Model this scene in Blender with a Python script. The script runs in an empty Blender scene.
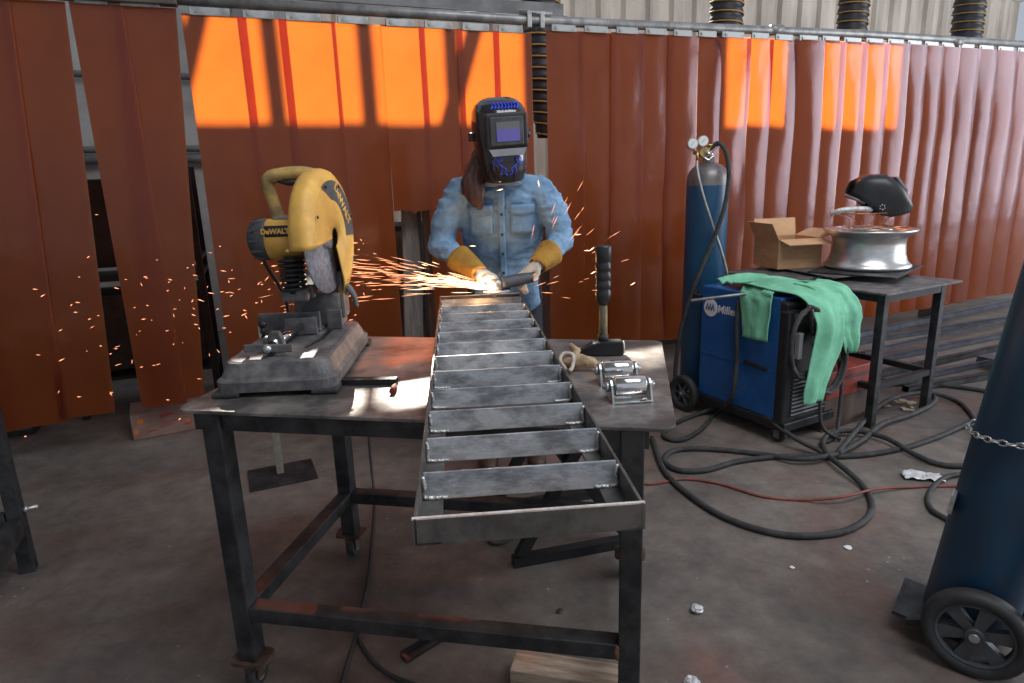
import bpy, bmesh, math, random
from mathutils import Vector, Matrix, noise
random.seed(7)
PI = math.pi
scn = bpy.context.scene
COL = scn.collection

# ------------------------------------------------------------------ camera, world, sun, lamps, exposure
FPX, PITCH, ROLL, HC = 640.0, 0.246, -0.032, 1.435
cam_d = bpy.data.cameras.new('camera'); cam = bpy.data.objects.new('camera', cam_d); COL.objects.link(cam)
cam_d.sensor_fit = 'HORIZONTAL'; cam_d.sensor_width = 36; cam_d.lens = FPX / 1024 * 36
cam_d.clip_start = 0.05; cam_d.clip_end = 200
cam.matrix_world = Matrix.Translation((0, 0, HC)) @ Matrix.Rotation(PI / 2 - PITCH, 4, 'X') @ Matrix.Rotation(ROLL, 4, 'Z')
scn.camera = cam
vs = scn.view_settings
vs.view_transform = 'Standard'; vs.look = 'None'; vs.gamma = 1; vs.use_curve_mapping = False
vs.exposure = 0.25
scn.cycles.use_denoising = True
scn.cycles.max_bounces = 8
scn.cycles.transparent_max_bounces = 12

w = bpy.data.worlds.new('sky'); scn.world = w; w.use_nodes = True
nt = w.node_tree; bg = nt.nodes['Background']
bg.inputs[0].default_value = (0.78, 0.86, 1.0, 1); bg.inputs[1].default_value = 0.45

def lamp(name, kind, loc, energy, color, direction=None, **kw):
    d = bpy.data.lights.new(name, kind); d.energy = energy; d.color = color
    for k, v in kw.items(): setattr(d, k, v)
    o = bpy.data.objects.new(name, d); COL.objects.link(o); o.location = loc
    if direction is not None: o.rotation_euler = Vector(direction).to_track_quat('-Z', 'Y').to_euler()
    return o
SUN_EL = math.radians(34)
sun_h = Vector((0.17, -0.985, 0)).normalized()
sun_dir = Vector((sun_h.x * math.cos(SUN_EL), sun_h.y * math.cos(SUN_EL), -math.sin(SUN_EL)))
lamp('sun', 'SUN', (0, 9, 8), 12.5, (1.0, 0.91, 0.78), sun_dir, angle=math.radians(0.8))
# daylight through the open loading door on the right
lamp('loading_door_light', 'AREA', (11.5, 3.2, 2.6), 500, (0.90, 0.93, 1.0), (-1, -.02, -.06), shape='RECTANGLE', size=6.0, size_y=4.2)
lamp('overhead_fill', 'AREA', (2.3, 0.6, 5.2), 165, (0.93, 0.95, 1.0), (-.05, 0.35, -1), shape='RECTANGLE', size=3.5, size_y=2.5)  # added overhead fill lamp under the closed ceiling, no skylight there

# pixel -> point helpers (only to read real positions off the floor and the table top)
def ray(x, y):
    X = (x - 512) / FPX; U = -(y - 341.5) / FPX
    xc = X * math.cos(ROLL) - U * math.sin(ROLL); u = X * math.sin(ROLL) + U * math.cos(ROLL)
    return Vector((xc, math.cos(PITCH) + u * math.sin(PITCH), -math.sin(PITCH) + u * math.cos(PITCH)))
def az(x, y, z):
    d = ray(x, y); t = (z - HC) / d.z; return Vector((0, 0, HC)) + d * t
def ay(x, y, Y):
    d = ray(x, y); t = Y / d.y; return Vector((0, 0, HC)) + d * t

# ------------------------------------------------------------------ materials
def mat(name, c1, c2=None, rough=0.6, metal=0.0, scale=6.0, bump=0.0, bscale=40.0, rough2=None, coat=0.0, spec=None, detail=6, stretch=None, c3=None):
    m = bpy.data.materials.new(name); m.use_nodes = True
    t = m.node_tree; N = t.nodes; L = t.links; b = N['Principled BSDF']
    b.inputs['Roughness'].default_value = rough; b.inputs['Metallic'].default_value = metal
    b.inputs['Coat Weight'].default_value = coat
    if spec is not None: b.inputs['Specular IOR Level'].default_value = spec
    tc = N.new('ShaderNodeTexCoord'); src = tc.outputs['Object']
    if stretch:
        mp = N.new('ShaderNodeMapping'); mp.inputs['Scale'].default_value = stretch; L.new(src, mp.inputs[0]); src = mp.outputs[0]
    nz = N.new('ShaderNodeTexNoise'); nz.inputs['Scale'].default_value = scale; nz.inputs['Detail'].default_value = detail
    nz.inputs['Roughness'].default_value = 0.65
    L.new(src, nz.inputs['Vector'])
    cr = N.new('ShaderNodeValToRGB'); L.new(nz.outputs[0], cr.inputs[0])
    c2 = c2 or tuple(x * 0.75 for x in c1)
    cr.color_ramp.elements[0].position = 0.40; cr.color_ramp.elements[0].color = (*c2, 1)
    cr.color_ramp.elements[1].position = 0.58; cr.color_ramp.elements[1].color = (*c1, 1)
    if c3:
        e = cr.color_ramp.elements.new(0.68); e.color = (*c3, 1)
    L.new(cr.outputs[0], b.inputs['Base Color'])
    if rough2 is not None:
        mr = N.new('ShaderNodeMapRange'); mr.inputs[3].default_value = rough; mr.inputs[4].default_value = rough2
        n2 = N.new('ShaderNodeTexNoise'); n2.inputs['Scale'].default_value = scale * 2.3; n2.inputs['Detail'].default_value = 5
        L.new(src, n2.inputs['Vector']); L.new(n2.outputs[0], mr.inputs[0]); L.new(mr.outputs[0], b.inputs['Roughness'])
    if bump:
        n3 = N.new('ShaderNodeTexNoise'); n3.inputs['Scale'].default_value = bscale; n3.inputs['Detail'].default_value = 4
        L.new(src, n3.inputs['Vector'])
        bp = N.new('ShaderNodeBump'); bp.inputs['Strength'].default_value = bump; bp.inputs['Distance'].default_value = 0.01
        L.new(n3.outputs[0], bp.inputs['Height']); L.new(bp.outputs[0], b.inputs['Normal'])
    return m

def curtain_mat():
    m = bpy.data.materials.new('orange_vinyl'); m.use_nodes = True
    t = m.node_tree; N = t.nodes; L = t.links; N.remove(N['Principled BSDF']); out = N['Material Output']
    tc = N.new('ShaderNodeTexCoord'); nz = N.new('ShaderNodeTexNoise'); nz.inputs['Scale'].default_value = 3.0; nz.inputs['Detail'].default_value = 7
    L.new(tc.outputs['Object'], nz.inputs['Vector'])
    def ramp(a, b):
        r = N.new('ShaderNodeValToRGB'); r.color_ramp.elements[0].color = (*a, 1); r.color_ramp.elements[1].color = (*b, 1)
        r.color_ramp.elements[0].position = .3; r.color_ramp.elements[1].position = .7
        L.new(nz.outputs[0], r.inputs[0]); return r.outputs[0]
    dif = N.new('ShaderNodeBsdfDiffuse'); L.new(ramp((0.10, 0.036, 0.02), (0.14, 0.048, 0.026)), dif.inputs[0])
    tr = N.new('ShaderNodeBsdfTranslucent'); L.new(ramp((0.90, 0.40, 0.11), (0.98, 0.47, 0.14)), tr.inputs[0])
    tp = N.new('ShaderNodeBsdfTransparent'); tp.inputs[0].default_value = (0.80, 0.34, 0.11, 1)
    gl = N.new('ShaderNodeBsdfGlossy'); gl.inputs['Roughness'].default_value = 0.22; gl.inputs[0].default_value = (0.84, 0.86, 1, 1)
    def mix(a, b, f):
        x = N.new('ShaderNodeMixShader'); L.new(a, x.inputs[1]); L.new(b, x.inputs[2])
        if isinstance(f, float): x.inputs[0].default_value = f
        else: L.new(f, x.inputs[0])
        return x.outputs[0]
    a = mix(dif.outputs[0], tr.outputs[0], 0.80)
    a = mix(a, tp.outputs[0], 0.25)
    fr = N.new('ShaderNodeFresnel'); fr.inputs[0].default_value = 1.52
    n2 = N.new('ShaderNodeTexNoise'); n2.inputs['Scale'].default_value = 5; n2.inputs['Detail'].default_value = 3
    L.new(tc.outputs['Object'], n2.inputs['Vector'])
    bp = N.new('ShaderNodeBump'); bp.inputs['Strength'].default_value = 0.25; bp.inputs['Distance'].default_value = 0.03
    L.new(n2.outputs[0], bp.inputs['Height']); L.new(bp.outputs[0], gl.inputs['Normal']); L.new(bp.outputs[0], fr.inputs['Normal'])
    fm = N.new('ShaderNodeMath'); fm.operation = 'MULTIPLY'; fm.inputs[1].default_value = 0.8; L.new(fr.outputs[0], fm.inputs[0])
    a = mix(a, gl.outputs[0], fm.outputs[0])
    L.new(a, out.inputs[0]); return m

def floor_mat():
    m = mat('concrete', (0.185, 0.160, 0.140), (0.098, 0.086, 0.078), rough=0.5, rough2=0.85, scale=0.9, bump=0.25, bscale=35, detail=10)
    t = m.node_tree; N = t.nodes; L = t.links; b = N['Principled BSDF']
    cr = [n for n in N if n.type == 'VALTORGB'][0]
    tc = [n for n in N if n.type == 'TEX_COORD'][0]
    # rusty stains and pale dust specks
    n1 = N.new('ShaderNodeTexNoise'); n1.inputs['Scale'].default_value = 1.7; n1.inputs['Detail'].default_value = 9
    mp = N.new('ShaderNodeMapping'); mp.inputs['Location'].default_value = (3.1, 7.7, 0); L.new(tc.outputs['Object'], mp.inputs[0]); L.new(mp.outputs[0], n1.inputs['Vector'])
    r1 = N.new('ShaderNodeValToRGB'); r1.color_ramp.elements[0].position = .50; r1.color_ramp.elements[1].position = .66; L.new(n1.outputs[0], r1.inputs[0])
    r1.color_ramp.elements[1].color = (.55, .55, .55, 1)
    m1 = N.new('ShaderNodeMix'); m1.data_type = 'RGBA'; m1.inputs[7].default_value = (0.13, 0.06, 0.045, 1)
    L.new(r1.outputs[0], m1.inputs[0]); L.new(cr.outputs[0], m1.inputs[6])
    v = N.new('ShaderNodeTexVoronoi'); v.inputs['Scale'].default_value = 15; L.new(tc.outputs['Object'], v.inputs['Vector'])
    r2 = N.new('ShaderNodeValToRGB'); r2.color_ramp.elements[0].position = .04; r2.color_ramp.elements[1].position = .085
    r2.color_ramp.elements[0].color = (1, 1, 1, 1); r2.color_ramp.elements[1].color = (0, 0, 0, 1); L.new(v.outputs[0], r2.inputs[0])
    n4 = N.new('ShaderNodeTexNoise'); n4.inputs['Scale'].default_value = 2.2; L.new(tc.outputs['Object'], n4.inputs['Vector'])
    r4 = N.new('ShaderNodeValToRGB'); r4.color_ramp.elements[0].position = .46; r4.color_ramp.elements[1].position = .56; L.new(n4.outputs[0], r4.inputs[0])
    mu = N.new('ShaderNodeMath'); mu.operation = 'MULTIPLY'; L.new(r2.outputs[0], mu.inputs[0]); L.new(r4.outputs[0], mu.inputs[1])
    m2 = N.new('ShaderNodeMix'); m2.data_type = 'RGBA'; m2.inputs[7].default_value = (0.32, 0.30, 0.28, 1)
    n5 = N.new('ShaderNodeTexNoise'); n5.inputs['Scale'].default_value = 9; n5.inputs['Detail'].default_value = 12; n5.inputs['Roughness'].default_value = .75; L.new(tc.outputs['Object'], n5.inputs['Vector'])
    r5 = N.new('ShaderNodeValToRGB'); r5.color_ramp.elements[0].position = .36; r5.color_ramp.elements[1].position = .64; r5.color_ramp.elements[0].color = (.74, .74, .74, 1); r5.color_ramp.elements[1].color = (1.22, 1.20, 1.18, 1); L.new(n5.outputs[0], r5.inputs[0])
    m5 = N.new('ShaderNodeMix'); m5.data_type = 'RGBA'; m5.blend_type = 'MULTIPLY'; m5.inputs[0].default_value = 1.0; L.new(m1.outputs[2], m5.inputs[6]); L.new(r5.outputs[0], m5.inputs[7])
    L.new(mu.outputs[0], m2.inputs[0]); L.new(m5.outputs[2], m2.inputs[6]); L.new(m2.outputs[2], b.inputs['Base Color'])
    return m

def emit(name, c, s):
    m = bpy.data.materials.new(name); m.use_nodes = True; b = m.node_tree.nodes['Principled BSDF']
    b.inputs['Base Color'].default_value = (*c, 1); b.inputs['Emission Color'].default_value = (*c, 1); b.inputs['Emission Strength'].default_value = s
    return m

M = dict(
    vinyl=curtain_mat(), floor=floor_mat(),
    wall=mat('cream_cladding', (0.66, 0.60, 0.50), (0.42, 0.37, 0.31), rough=0.55, scale=2, stretch=(1, 1, .2)),
    block=mat('pale_wall_paint', (0.42, 0.43, 0.42), (0.33, 0.34, 0.33), rough=0.8, scale=3),
    rail=mat('galvanised_pipe', (0.33, 0.33, 0.32), (0.20, 0.20, 0.20), rough=0.45, metal=0.5, scale=12),
    beam=mat('grey_painted_beam', (0.17, 0.17, 0.17), (0.10, 0.10, 0.10), rough=0.6, scale=5),
    darkrail=mat('brown_painted_beam', (0.10, 0.075, 0.06), (0.06, 0.05, 0.045), rough=0.6, scale=5),
    clip=mat('hanger_steel', (0.36, 0.37, 0.36), (0.22, 0.23, 0.22), rough=0.45, metal=0.6, scale=15),
    tabletop=mat('worn_steel_plate', (0.31, 0.28, 0.26), (0.10, 0.092, 0.088), rough=0.26, rough2=0.6, metal=0.5, scale=5, bump=0.10, bscale=60, detail=10, c3=(0.42, 0.24, 0.15)),
    leg=mat('dark_steel_tube', (0.062, 0.064, 0.066), (0.026, 0.027, 0.029), rough=0.42, rough2=0.65, metal=0.55, scale=9, bump=0.05),
    black_steel=mat('black_steel', (0.03, 0.031, 0.033), (0.018, 0.018, 0.02), rough=0.5, metal=0.4, scale=8),
    caster=mat('rusty_caster', (0.14, 0.085, 0.06), (0.06, 0.045, 0.04), rough=0.6, metal=0.5, scale=22),
    rusty=mat('rust_patch', (0.32, 0.12, 0.04), (0.14, 0.06, 0.03), rough=0.8, scale=30),
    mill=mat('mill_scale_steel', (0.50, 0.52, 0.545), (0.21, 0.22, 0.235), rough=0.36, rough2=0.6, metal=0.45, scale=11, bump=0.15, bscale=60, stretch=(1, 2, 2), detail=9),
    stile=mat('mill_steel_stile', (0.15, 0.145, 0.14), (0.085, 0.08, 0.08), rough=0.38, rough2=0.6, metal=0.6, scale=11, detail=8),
    weld=mat('bright_weld', (0.72, 0.72, 0.70), (0.42, 0.40, 0.38), rough=0.3, metal=0.75, scale=90, bump=0.6, bscale=160),
    bright=mat('ground_steel_and_highlight', (0.85, 0.80, 0.75), (0.65, 0.58, 0.52), rough=0.4, metal=0.35, scale=30, stretch=(1, .2, 1)),  # ground hammer face; also the painted highlight on the ladder end bars
    chrome=mat('chrome', (0.85, 0.85, 0.84), (0.7, 0.7, 0.7), rough=0.12, metal=1.0, scale=8),
    zinc=mat('zinc_plate', (0.60, 0.62, 0.62), (0.42, 0.44, 0.44), rough=0.35, metal=0.8, scale=24),
    yellow=mat('worn_yellow_paint', (0.74, 0.43, 0.085), (0.60, 0.33, 0.07), rough=0.42, rough2=0.6, scale=9, c3=(0.80, 0.54, 0.20)),
    yellow_dirty=mat('dirty_yellow_plastic', (0.56, 0.36, 0.10), (0.24, 0.17, 0.07), rough=0.55, scale=13),
    charcoal=mat('charcoal_cast', (0.075, 0.078, 0.085), (0.05, 0.052, 0.058), rough=0.55, scale=12, c3=(0.11, 0.10, 0.10)),
    castdust=mat('dusty_cast_iron', (0.16, 0.152, 0.15), (0.075, 0.075, 0.08), rough=0.6, metal=0.12, scale=16, c3=(0.24, 0.205, 0.18)),
    blackplastic=mat('black_plastic', (0.022, 0.022, 0.024), (0.014, 0.014, 0.016), rough=0.38, scale=10),
    blackgloss=mat('gloss_black_shell', (0.014, 0.014, 0.018), (0.02, 0.02, 0.026), rough=0.16, coat=0.6, scale=4),
    rubber=mat('black_rubber', (0.035, 0.036, 0.036), (0.022, 0.022, 0.023), rough=0.62, scale=20),
    cable=mat('grey_black_cable', (0.055, 0.055, 0.055), (0.034, 0.034, 0.034), rough=0.72, spec=.3, scale=18),
    redcable=mat('red_hose', (0.26, 0.055, 0.035), (0.14, 0.04, 0.03), rough=0.55, scale=18),
    abrasive=mat('abrasive_wheel', (0.34, 0.33, 0.36), (0.22, 0.21, 0.24), rough=0.75, scale=60),
    blue=mat('blue_machine_paint', (0.014, 0.105, 0.32), (0.011, 0.08, 0.25), rough=0.34, scale=5, c3=(0.03, 0.12, 0.31)),
    cylblue=mat('blue_cylinder_paint', (0.018, 0.095, 0.20), (0.014, 0.07, 0.15), rough=0.40, scale=4, stretch=(1, 1, .3), coat=0.15),
    cyldark=mat('dark_blue_cylinder_paint', (0.012, 0.062, 0.125), (0.014, 0.045, 0.085), rough=0.45, scale=5, stretch=(1, 1, .4), c3=(0.04, 0.045, 0.05)),
    cylgrey=mat('grey_cylinder_shoulder', (0.22, 0.20, 0.20), (0.13, 0.12, 0.12), rough=0.38, metal=0.3, scale=14),
    white=mat('white_paint', (0.82, 0.82, 0.82), (0.75, 0.75, 0.75), rough=0.5, scale=8),
    gauge=mat('gauge_face', (0.86, 0.86, 0.82), (0.8, 0.8, 0.76), rough=0.4, scale=8),
    brass=mat('brass', (0.62, 0.45, 0.20), (0.42, 0.30, 0.13), rough=0.32, metal=0.85, scale=20),
    jacket=mat('green_jacket_cloth', (0.20, 0.56, 0.36), (0.16, 0.47, 0.30), rough=0.85, scale=9, bump=0.2, bscale=120, c3=(0.27, 0.60, 0.37)),
    card=mat('cardboard', (0.56, 0.33, 0.17), (0.47, 0.27, 0.14), rough=0.85, scale=8, stretch=(1, 1, 5)),
    cardin=mat('cardboard_inner', (0.72, 0.45, 0.25), (0.62, 0.38, 0.21), rough=0.85, scale=8),
    carddark=mat('pale_printed_card', (0.25, 0.15, 0.12), (0.18, 0.11, 0.09), rough=0.85, scale=8),
    cardorange=mat('orange_print', (0.55, 0.17, 0.03), (0.45, 0.12, 0.03), rough=0.8, scale=10),
    cardred=mat('red_print', (0.38, 0.05, 0.035), (0.3, 0.04, 0.03), rough=0.8, scale=10),
    alu=mat('spun_aluminium', (0.74, 0.74, 0.73), (0.60, 0.60, 0.60), rough=0.24, rough2=0.4, metal=0.95, scale=8, stretch=(1, 1, 6)),
    copper=mat('copper_wire', (0.70, 0.36, 0.20), (0.5, 0.25, 0.14), rough=0.3, metal=0.9, scale=20),
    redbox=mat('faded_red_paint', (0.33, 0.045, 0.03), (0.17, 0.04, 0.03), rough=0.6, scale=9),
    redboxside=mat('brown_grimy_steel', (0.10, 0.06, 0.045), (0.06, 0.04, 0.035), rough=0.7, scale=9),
    bar=mat('blue_grey_bar_stock', (0.095, 0.105, 0.13), (0.06, 0.065, 0.082), rough=0.42, metal=0.5, scale=7),
    denim=mat('light_denim', (0.23, 0.38, 0.55), (0.15, 0.27, 0.42), rough=0.85, scale=12, bump=0.25, bscale=220, c3=(0.27, 0.43, 0.60)),
    denimseam=mat('denim_seam', (0.17, 0.30, 0.46), (0.13, 0.24, 0.38), rough=0.85, scale=30),
    trousers=mat('dark_trousers', (0.025, 0.03, 0.045), (0.018, 0.02, 0.03), rough=0.9, scale=20),
    boots=mat('brown_boots', (0.09, 0.055, 0.03), (0.05, 0.03, 0.02), rough=0.6, scale=20),
    skin=mat('skin', (0.55, 0.33, 0.24), (0.50, 0.29, 0.21), rough=0.5, scale=8),
    hair=mat('brown_hair', (0.095, 0.034, 0.018), (0.025, 0.011, 0.008), rough=0.45, scale=10, stretch=(25, 25, 1.5)),
    cuff=mat('mustard_suede', (0.42, 0.23, 0.035), (0.32, 0.165, 0.025), rough=0.9, scale=15, bump=0.3, bscale=90),
    glove=mat('pale_leather_glove', (0.62, 0.56, 0.49), (0.44, 0.38, 0.32), rough=0.85, scale=14, bump=0.3, bscale=70),
    tan=mat('tan_leather', (0.50, 0.37, 0.23), (0.28, 0.19, 0.11), rough=0.8, scale=16, bump=0.3, bscale=70),
    bluemark=mat('electric_blue_graphic', (0.03, 0.09, 0.85), (0.02, 0.04, 0.6), rough=0.3, scale=30),
    lens_top=mat('lens_upper', (0.16, 0.17, 0.18), (0.14, 0.15, 0.16), rough=0.12, scale=3),
    lens_low=mat('lens_violet', (0.16, 0.14, 0.46), (0.13, 0.12, 0.40), rough=0.12, scale=3),
    greyledge=mat('grey_ledge', (0.24, 0.25, 0.26), (0.2, 0.21, 0.22), rough=0.25, scale=6),
    woodhandle=mat('worn_hickory', (0.36, 0.27, 0.14), (0.11, 0.09, 0.05), rough=0.7, scale=28, stretch=(1, 1, .3)),
    wood=mat('weathered_pine', (0.46, 0.36, 0.27), (0.28, 0.20, 0.14), rough=0.85, scale=7, stretch=(1, 8, 8), c3=(0.52, 0.43, 0.34)),
    foil=mat('crumpled_foil', (0.85, 0.85, 0.86), (0.6, 0.6, 0.6), rough=0.35, metal=0.4, scale=40, bump=0.8, bscale=90),
    woodpost=mat('pale_post', (0.25, 0.24, 0.19), (0.17, 0.16, 0.13), rough=0.7, scale=10),
    duct=mat('black_duct_fabric', (0.022, 0.024, 0.034), (0.013, 0.014, 0.02), rough=0.5, scale=12),
    ductstripe=mat('yellow_duct_spiral', (0.42, 0.27, 0.07), (0.32, 0.2, 0.05), rough=0.6, scale=20),
    darkgear=mat('dark_gear', (0.03, 0.028, 0.028), (0.015, 0.014, 0.014), rough=0.7, scale=8),
    greywood=mat('grey_weathered_board', (0.20, 0.19, 0.17), (0.11, 0.105, 0.10), rough=0.8, scale=6, stretch=(6, 6, .7)),
    redtip=mat('dull_red_paint', (0.22, 0.04, 0.025), (0.12, 0.03, 0.02), rough=0.7, scale=20),
    sparks=emit('hot_sparks', (1.0, 0.37, 0.17), 2.0),
    sparkcore=emit('white_hot_core', (1.0, 0.60, 0.34), 4.0),
    glass=mat('dusty_window_bar', (0.3, 0.3, 0.3), (0.2, 0.2, 0.2), rough=0.6, scale=5),
)

# ------------------------------------------------------------------ mesh helpers
def catmull(P, n=8, closed=False):
    P = [Vector(p) for p in P]
    if len(P) < 3: return P
    out = []; K = len(P)
    rng = range(K) if closed else range(K - 1)
    for i in rng:
        p1 = P[i]; p2 = P[(i + 1) % K]
        p0 = P[i - 1] if (i > 0 or closed) else p1 * 2 - p2
        p3 = P[(i + 2) % K] if (i + 2 < K or closed) else p2 * 2 - p1
        for k in range(n):
            t = k / n
            out.append(0.5 * ((2 * p1) + (p2 - p0) * t + (2 * p0 - 5 * p1 + 4 * p2 - p3) * t * t + (3 * p1 - p0 - 3 * p2 + p3) * t ** 3))
    if not closed: out.append(P[-1])
    return out

class MB:
    def __init__(s): s.bm = bmesh.new(); s.mi = 0
    def _faces(s, fs):
        for f in fs: f.material_index = s.mi
    def m(s, i): s.mi = i; return s
    def box(s, c, size, rot=None, bevel=0.0, seg=2, taper=None):
        r = bmesh.ops.create_cube(s.bm, size=1); vs_ = r['verts']
        for v in vs_:
            k = 1.0
            if taper and v.co.z > 0: v.co.x *= taper[0]; v.co.y *= taper[1]
            v.co = Vector((v.co.x * size[0], v.co.y * size[1], v.co.z * size[2]))
        fs = list({f for v in vs_ for f in v.link_faces})
        s._faces(fs)
        if bevel:
            es = list({e for v in vs_ for e in v.link_edges})
            rr = bmesh.ops.bevel(s.bm, geom=es, offset=bevel, segments=seg, affect='EDGES', profile=0.5)
            vs_ = list({v for f in rr['faces'] for v in f.verts} | {v for v in vs_ if v.is_valid})
            s._faces(rr['faces'])
        T = Matrix.Translation(c)
        if rot is not None: T = T @ (rot if isinstance(rot, Matrix) else Matrix.Rotation(rot, 4, 'Z'))
        bmesh.ops.transform(s.bm, matrix=T, verts=vs_)
        return s
    def bar(s, a, b, wx, wy, up=(0, 0, 1), bevel=0.0):
        a = Vector(a); b = Vector(b); d = b - a; L_ = d.length; z = d.normalized(); u = Vector(up)
        if abs(z.dot(u)) > .98: u = Vector((0, 1, 0))
        x = u.cross(z).normalized(); y = z.cross(x)
        R_ = Matrix((x, y, z)).transposed().to_4x4()
        return s.box((a + b) / 2, (wx, wy, L_), R_, bevel)
    def tube(s, pts, r, n=10, smooth=0, caps=True, closed=False):
        P = catmull(pts, smooth, closed) if smooth else [Vector(p) for p in pts]
        K = len(P); rs = r if callable(r) else (lambda t: r)
        if isinstance(r, (list, tuple)):
            def rs(t, r=r):
                q = t * (len(r) - 1); i = min(int(q), len(r) - 2); return r[i] + (r[i + 1] - r[i]) * (q - i)
        T0 = (P[1] - P[0]).normalized(); up = Vector((0, 0, 1)) if abs(T0.z) < .9 else Vector((1, 0, 0))
        nrm = (up - T0 * up.dot(T0)).normalized(); rings = []
        for i, p in enumerate(P):
            if closed: T = (P[(i + 1) % K] - P[i - 1]).normalized()
            else: T = (P[min(i + 1, K - 1)] - P[max(i - 1, 0)]).normalized()
            nrm = (nrm - T * nrm.dot(T)); nrm = nrm.normalized() if nrm.length > 1e-6 else T.orthogonal().normalized()
            bn = T.cross(nrm); rr = rs(i / max(1, K - 1))
            rings.append([s.bm.verts.new(p + (nrm * math.cos(2 * PI * k / n) + bn * math.sin(2 * PI * k / n)) * rr) for k in range(n)])
        fs = []
        for i in range(K if closed else K - 1):
            A = rings[i]; B = rings[(i + 1) % K]
            for k in range(n): fs.append(s.bm.faces.new((A[k], A[(k + 1) % n], B[(k + 1) % n], B[k])))
        if caps and not closed:
            fs.append(s.bm.faces.new(rings[0][::-1])); fs.append(s.bm.faces.new(rings[-1]))
        for f in fs: f.smooth = True
        s._faces(fs); return s
    def lathe(s, prof, n=32, T=None, a0=0, a1=2 * PI, closed_prof=False):
        full = abs(a1 - a0 - 2 * PI) < 1e-6; K = n if full else n + 1; cols = []; vv = []
        for i in range(K):
            a = a0 + (a1 - a0) * i / n
            c = [s.bm.verts.new((r * math.cos(a), r * math.sin(a), z)) for r, z in prof]; cols.append(c); vv += c
        fs = []; m_ = len(prof)
        for i in range(n if full else K - 1):
            A = cols[i]; B = cols[(i + 1) % K]
            for j in range(m_ if closed_prof else m_ - 1):
                j2 = (j + 1) % m_
                try: fs.append(s.bm.faces.new((A[j], B[j], B[j2], A[j2])))
                except ValueError: pass
        if not full and closed_prof:
            fs.append(s.bm.faces.new(cols[0])); fs.append(s.bm.faces.new(cols[-1][::-1]))
        for f in fs: f.smooth = True
        s._faces(fs)
        if T is not None: bmesh.ops.transform(s.bm, matrix=T, verts=vv)
        bmesh.ops.remove_doubles(s.bm, verts=vv, dist=1e-5)
        return s
    def cyl(s, a, b, r, n=20, r2=None):
        a = Vector(a); b = Vector(b); d = b - a; T = Matrix.Translation(a) @ d.to_track_quat('Z', 'Y').to_matrix().to_4x4()
        r2 = r if r2 is None else r2; L_ = d.length
        c = [[s.bm.verts.new(T @ Vector((q * math.cos(2 * PI * k / n), q * math.sin(2 * PI * k / n), z))) for k in range(n)] for q, z in ((r, 0), (r2, L_))]
        fs = []
        for k in range(n):
            f = s.bm.faces.new((c[0][k], c[0][(k + 1) % n], c[1][(k + 1) % n], c[1][k])); f.smooth = True; fs.append(f)
        fs.append(s.bm.faces.new(c[0][::-1])); fs.append(s.bm.faces.new(c[1])); s._faces(fs); return s
    def prism(s, poly, d0, d1, T=None):
        """poly in local XY, extruded along local Z d0..d1"""
        a = [s.bm.verts.new((x, y, d0)) for x, y in poly]; b = [s.bm.verts.new((x, y, d1)) for x, y in poly]; n = len(poly)
        fs = [s.bm.faces.new(a[::-1]), s.bm.faces.new(b)]
        for k in range(n): fs.append(s.bm.faces.new((a[k], a[(k + 1) % n], b[(k + 1) % n], b[k])))
        s._faces(fs)
        if T is not None: bmesh.ops.transform(s.bm, matrix=T, verts=a + b)
        return s
    def grid(s, fn, nu, nv, closed_u=False):
        V = [[s.bm.verts.new(fn(i / (nu if closed_u else nu - 1), j / (nv - 1))) for j in range(nv)] for i in range(nu)]
        fs = []
        for i in range(nu if closed_u else nu - 1):
            for j in range(nv - 1):
                f = s.bm.faces.new((V[i][j], V[(i + 1) % nu][j], V[(i + 1) % nu][j + 1], V[i][j + 1])); f.smooth = True; fs.append(f)
        s._faces(fs); return s
    def ball(s, c, r, sub=2, scale=(1, 1, 1)):
        R_ = bmesh.ops.create_icosphere(s.bm, subdivisions=sub, radius=1)
        for v in R_['verts']: v.co = Vector((v.co.x * r * scale[0] + c[0], v.co.y * r * scale[1] + c[1], v.co.z * r * scale[2] + c[2]))
        fs = list({f for v in R_['verts'] for f in v.link_faces})
        for f in fs: f.smooth = True
        s._faces(fs); return s
    def build(s, name, mats, parent=None, off=None, bevel=0, solid=0, autosmooth=True, flip=False):
        if off is not None: bmesh.ops.translate(s.bm, vec=-Vector(off), verts=s.bm.verts)
        bmesh.ops.recalc_face_normals(s.bm, faces=s.bm.faces)
        me = bpy.data.meshes.new(name); s.bm.to_mesh(me); s.bm.free()
        for m_ in (mats if isinstance(mats, (list, tuple)) else [mats]): me.materials.append(M[m_] if isinstance(m_, str) else m_)
        o = bpy.data.objects.new(name, me); COL.objects.link(o)
        if parent: o.parent = parent
        if bevel:
            b = o.modifiers.new('bevel', 'BEVEL'); b.width = bevel; b.segments = 2; b.limit_method = 'ANGLE'; b.angle_limit = math.radians(40)
        if solid:
            q = o.modifiers.new('solid', 'SOLIDIFY'); q.thickness = solid; q.offset = 0
        return o

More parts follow.
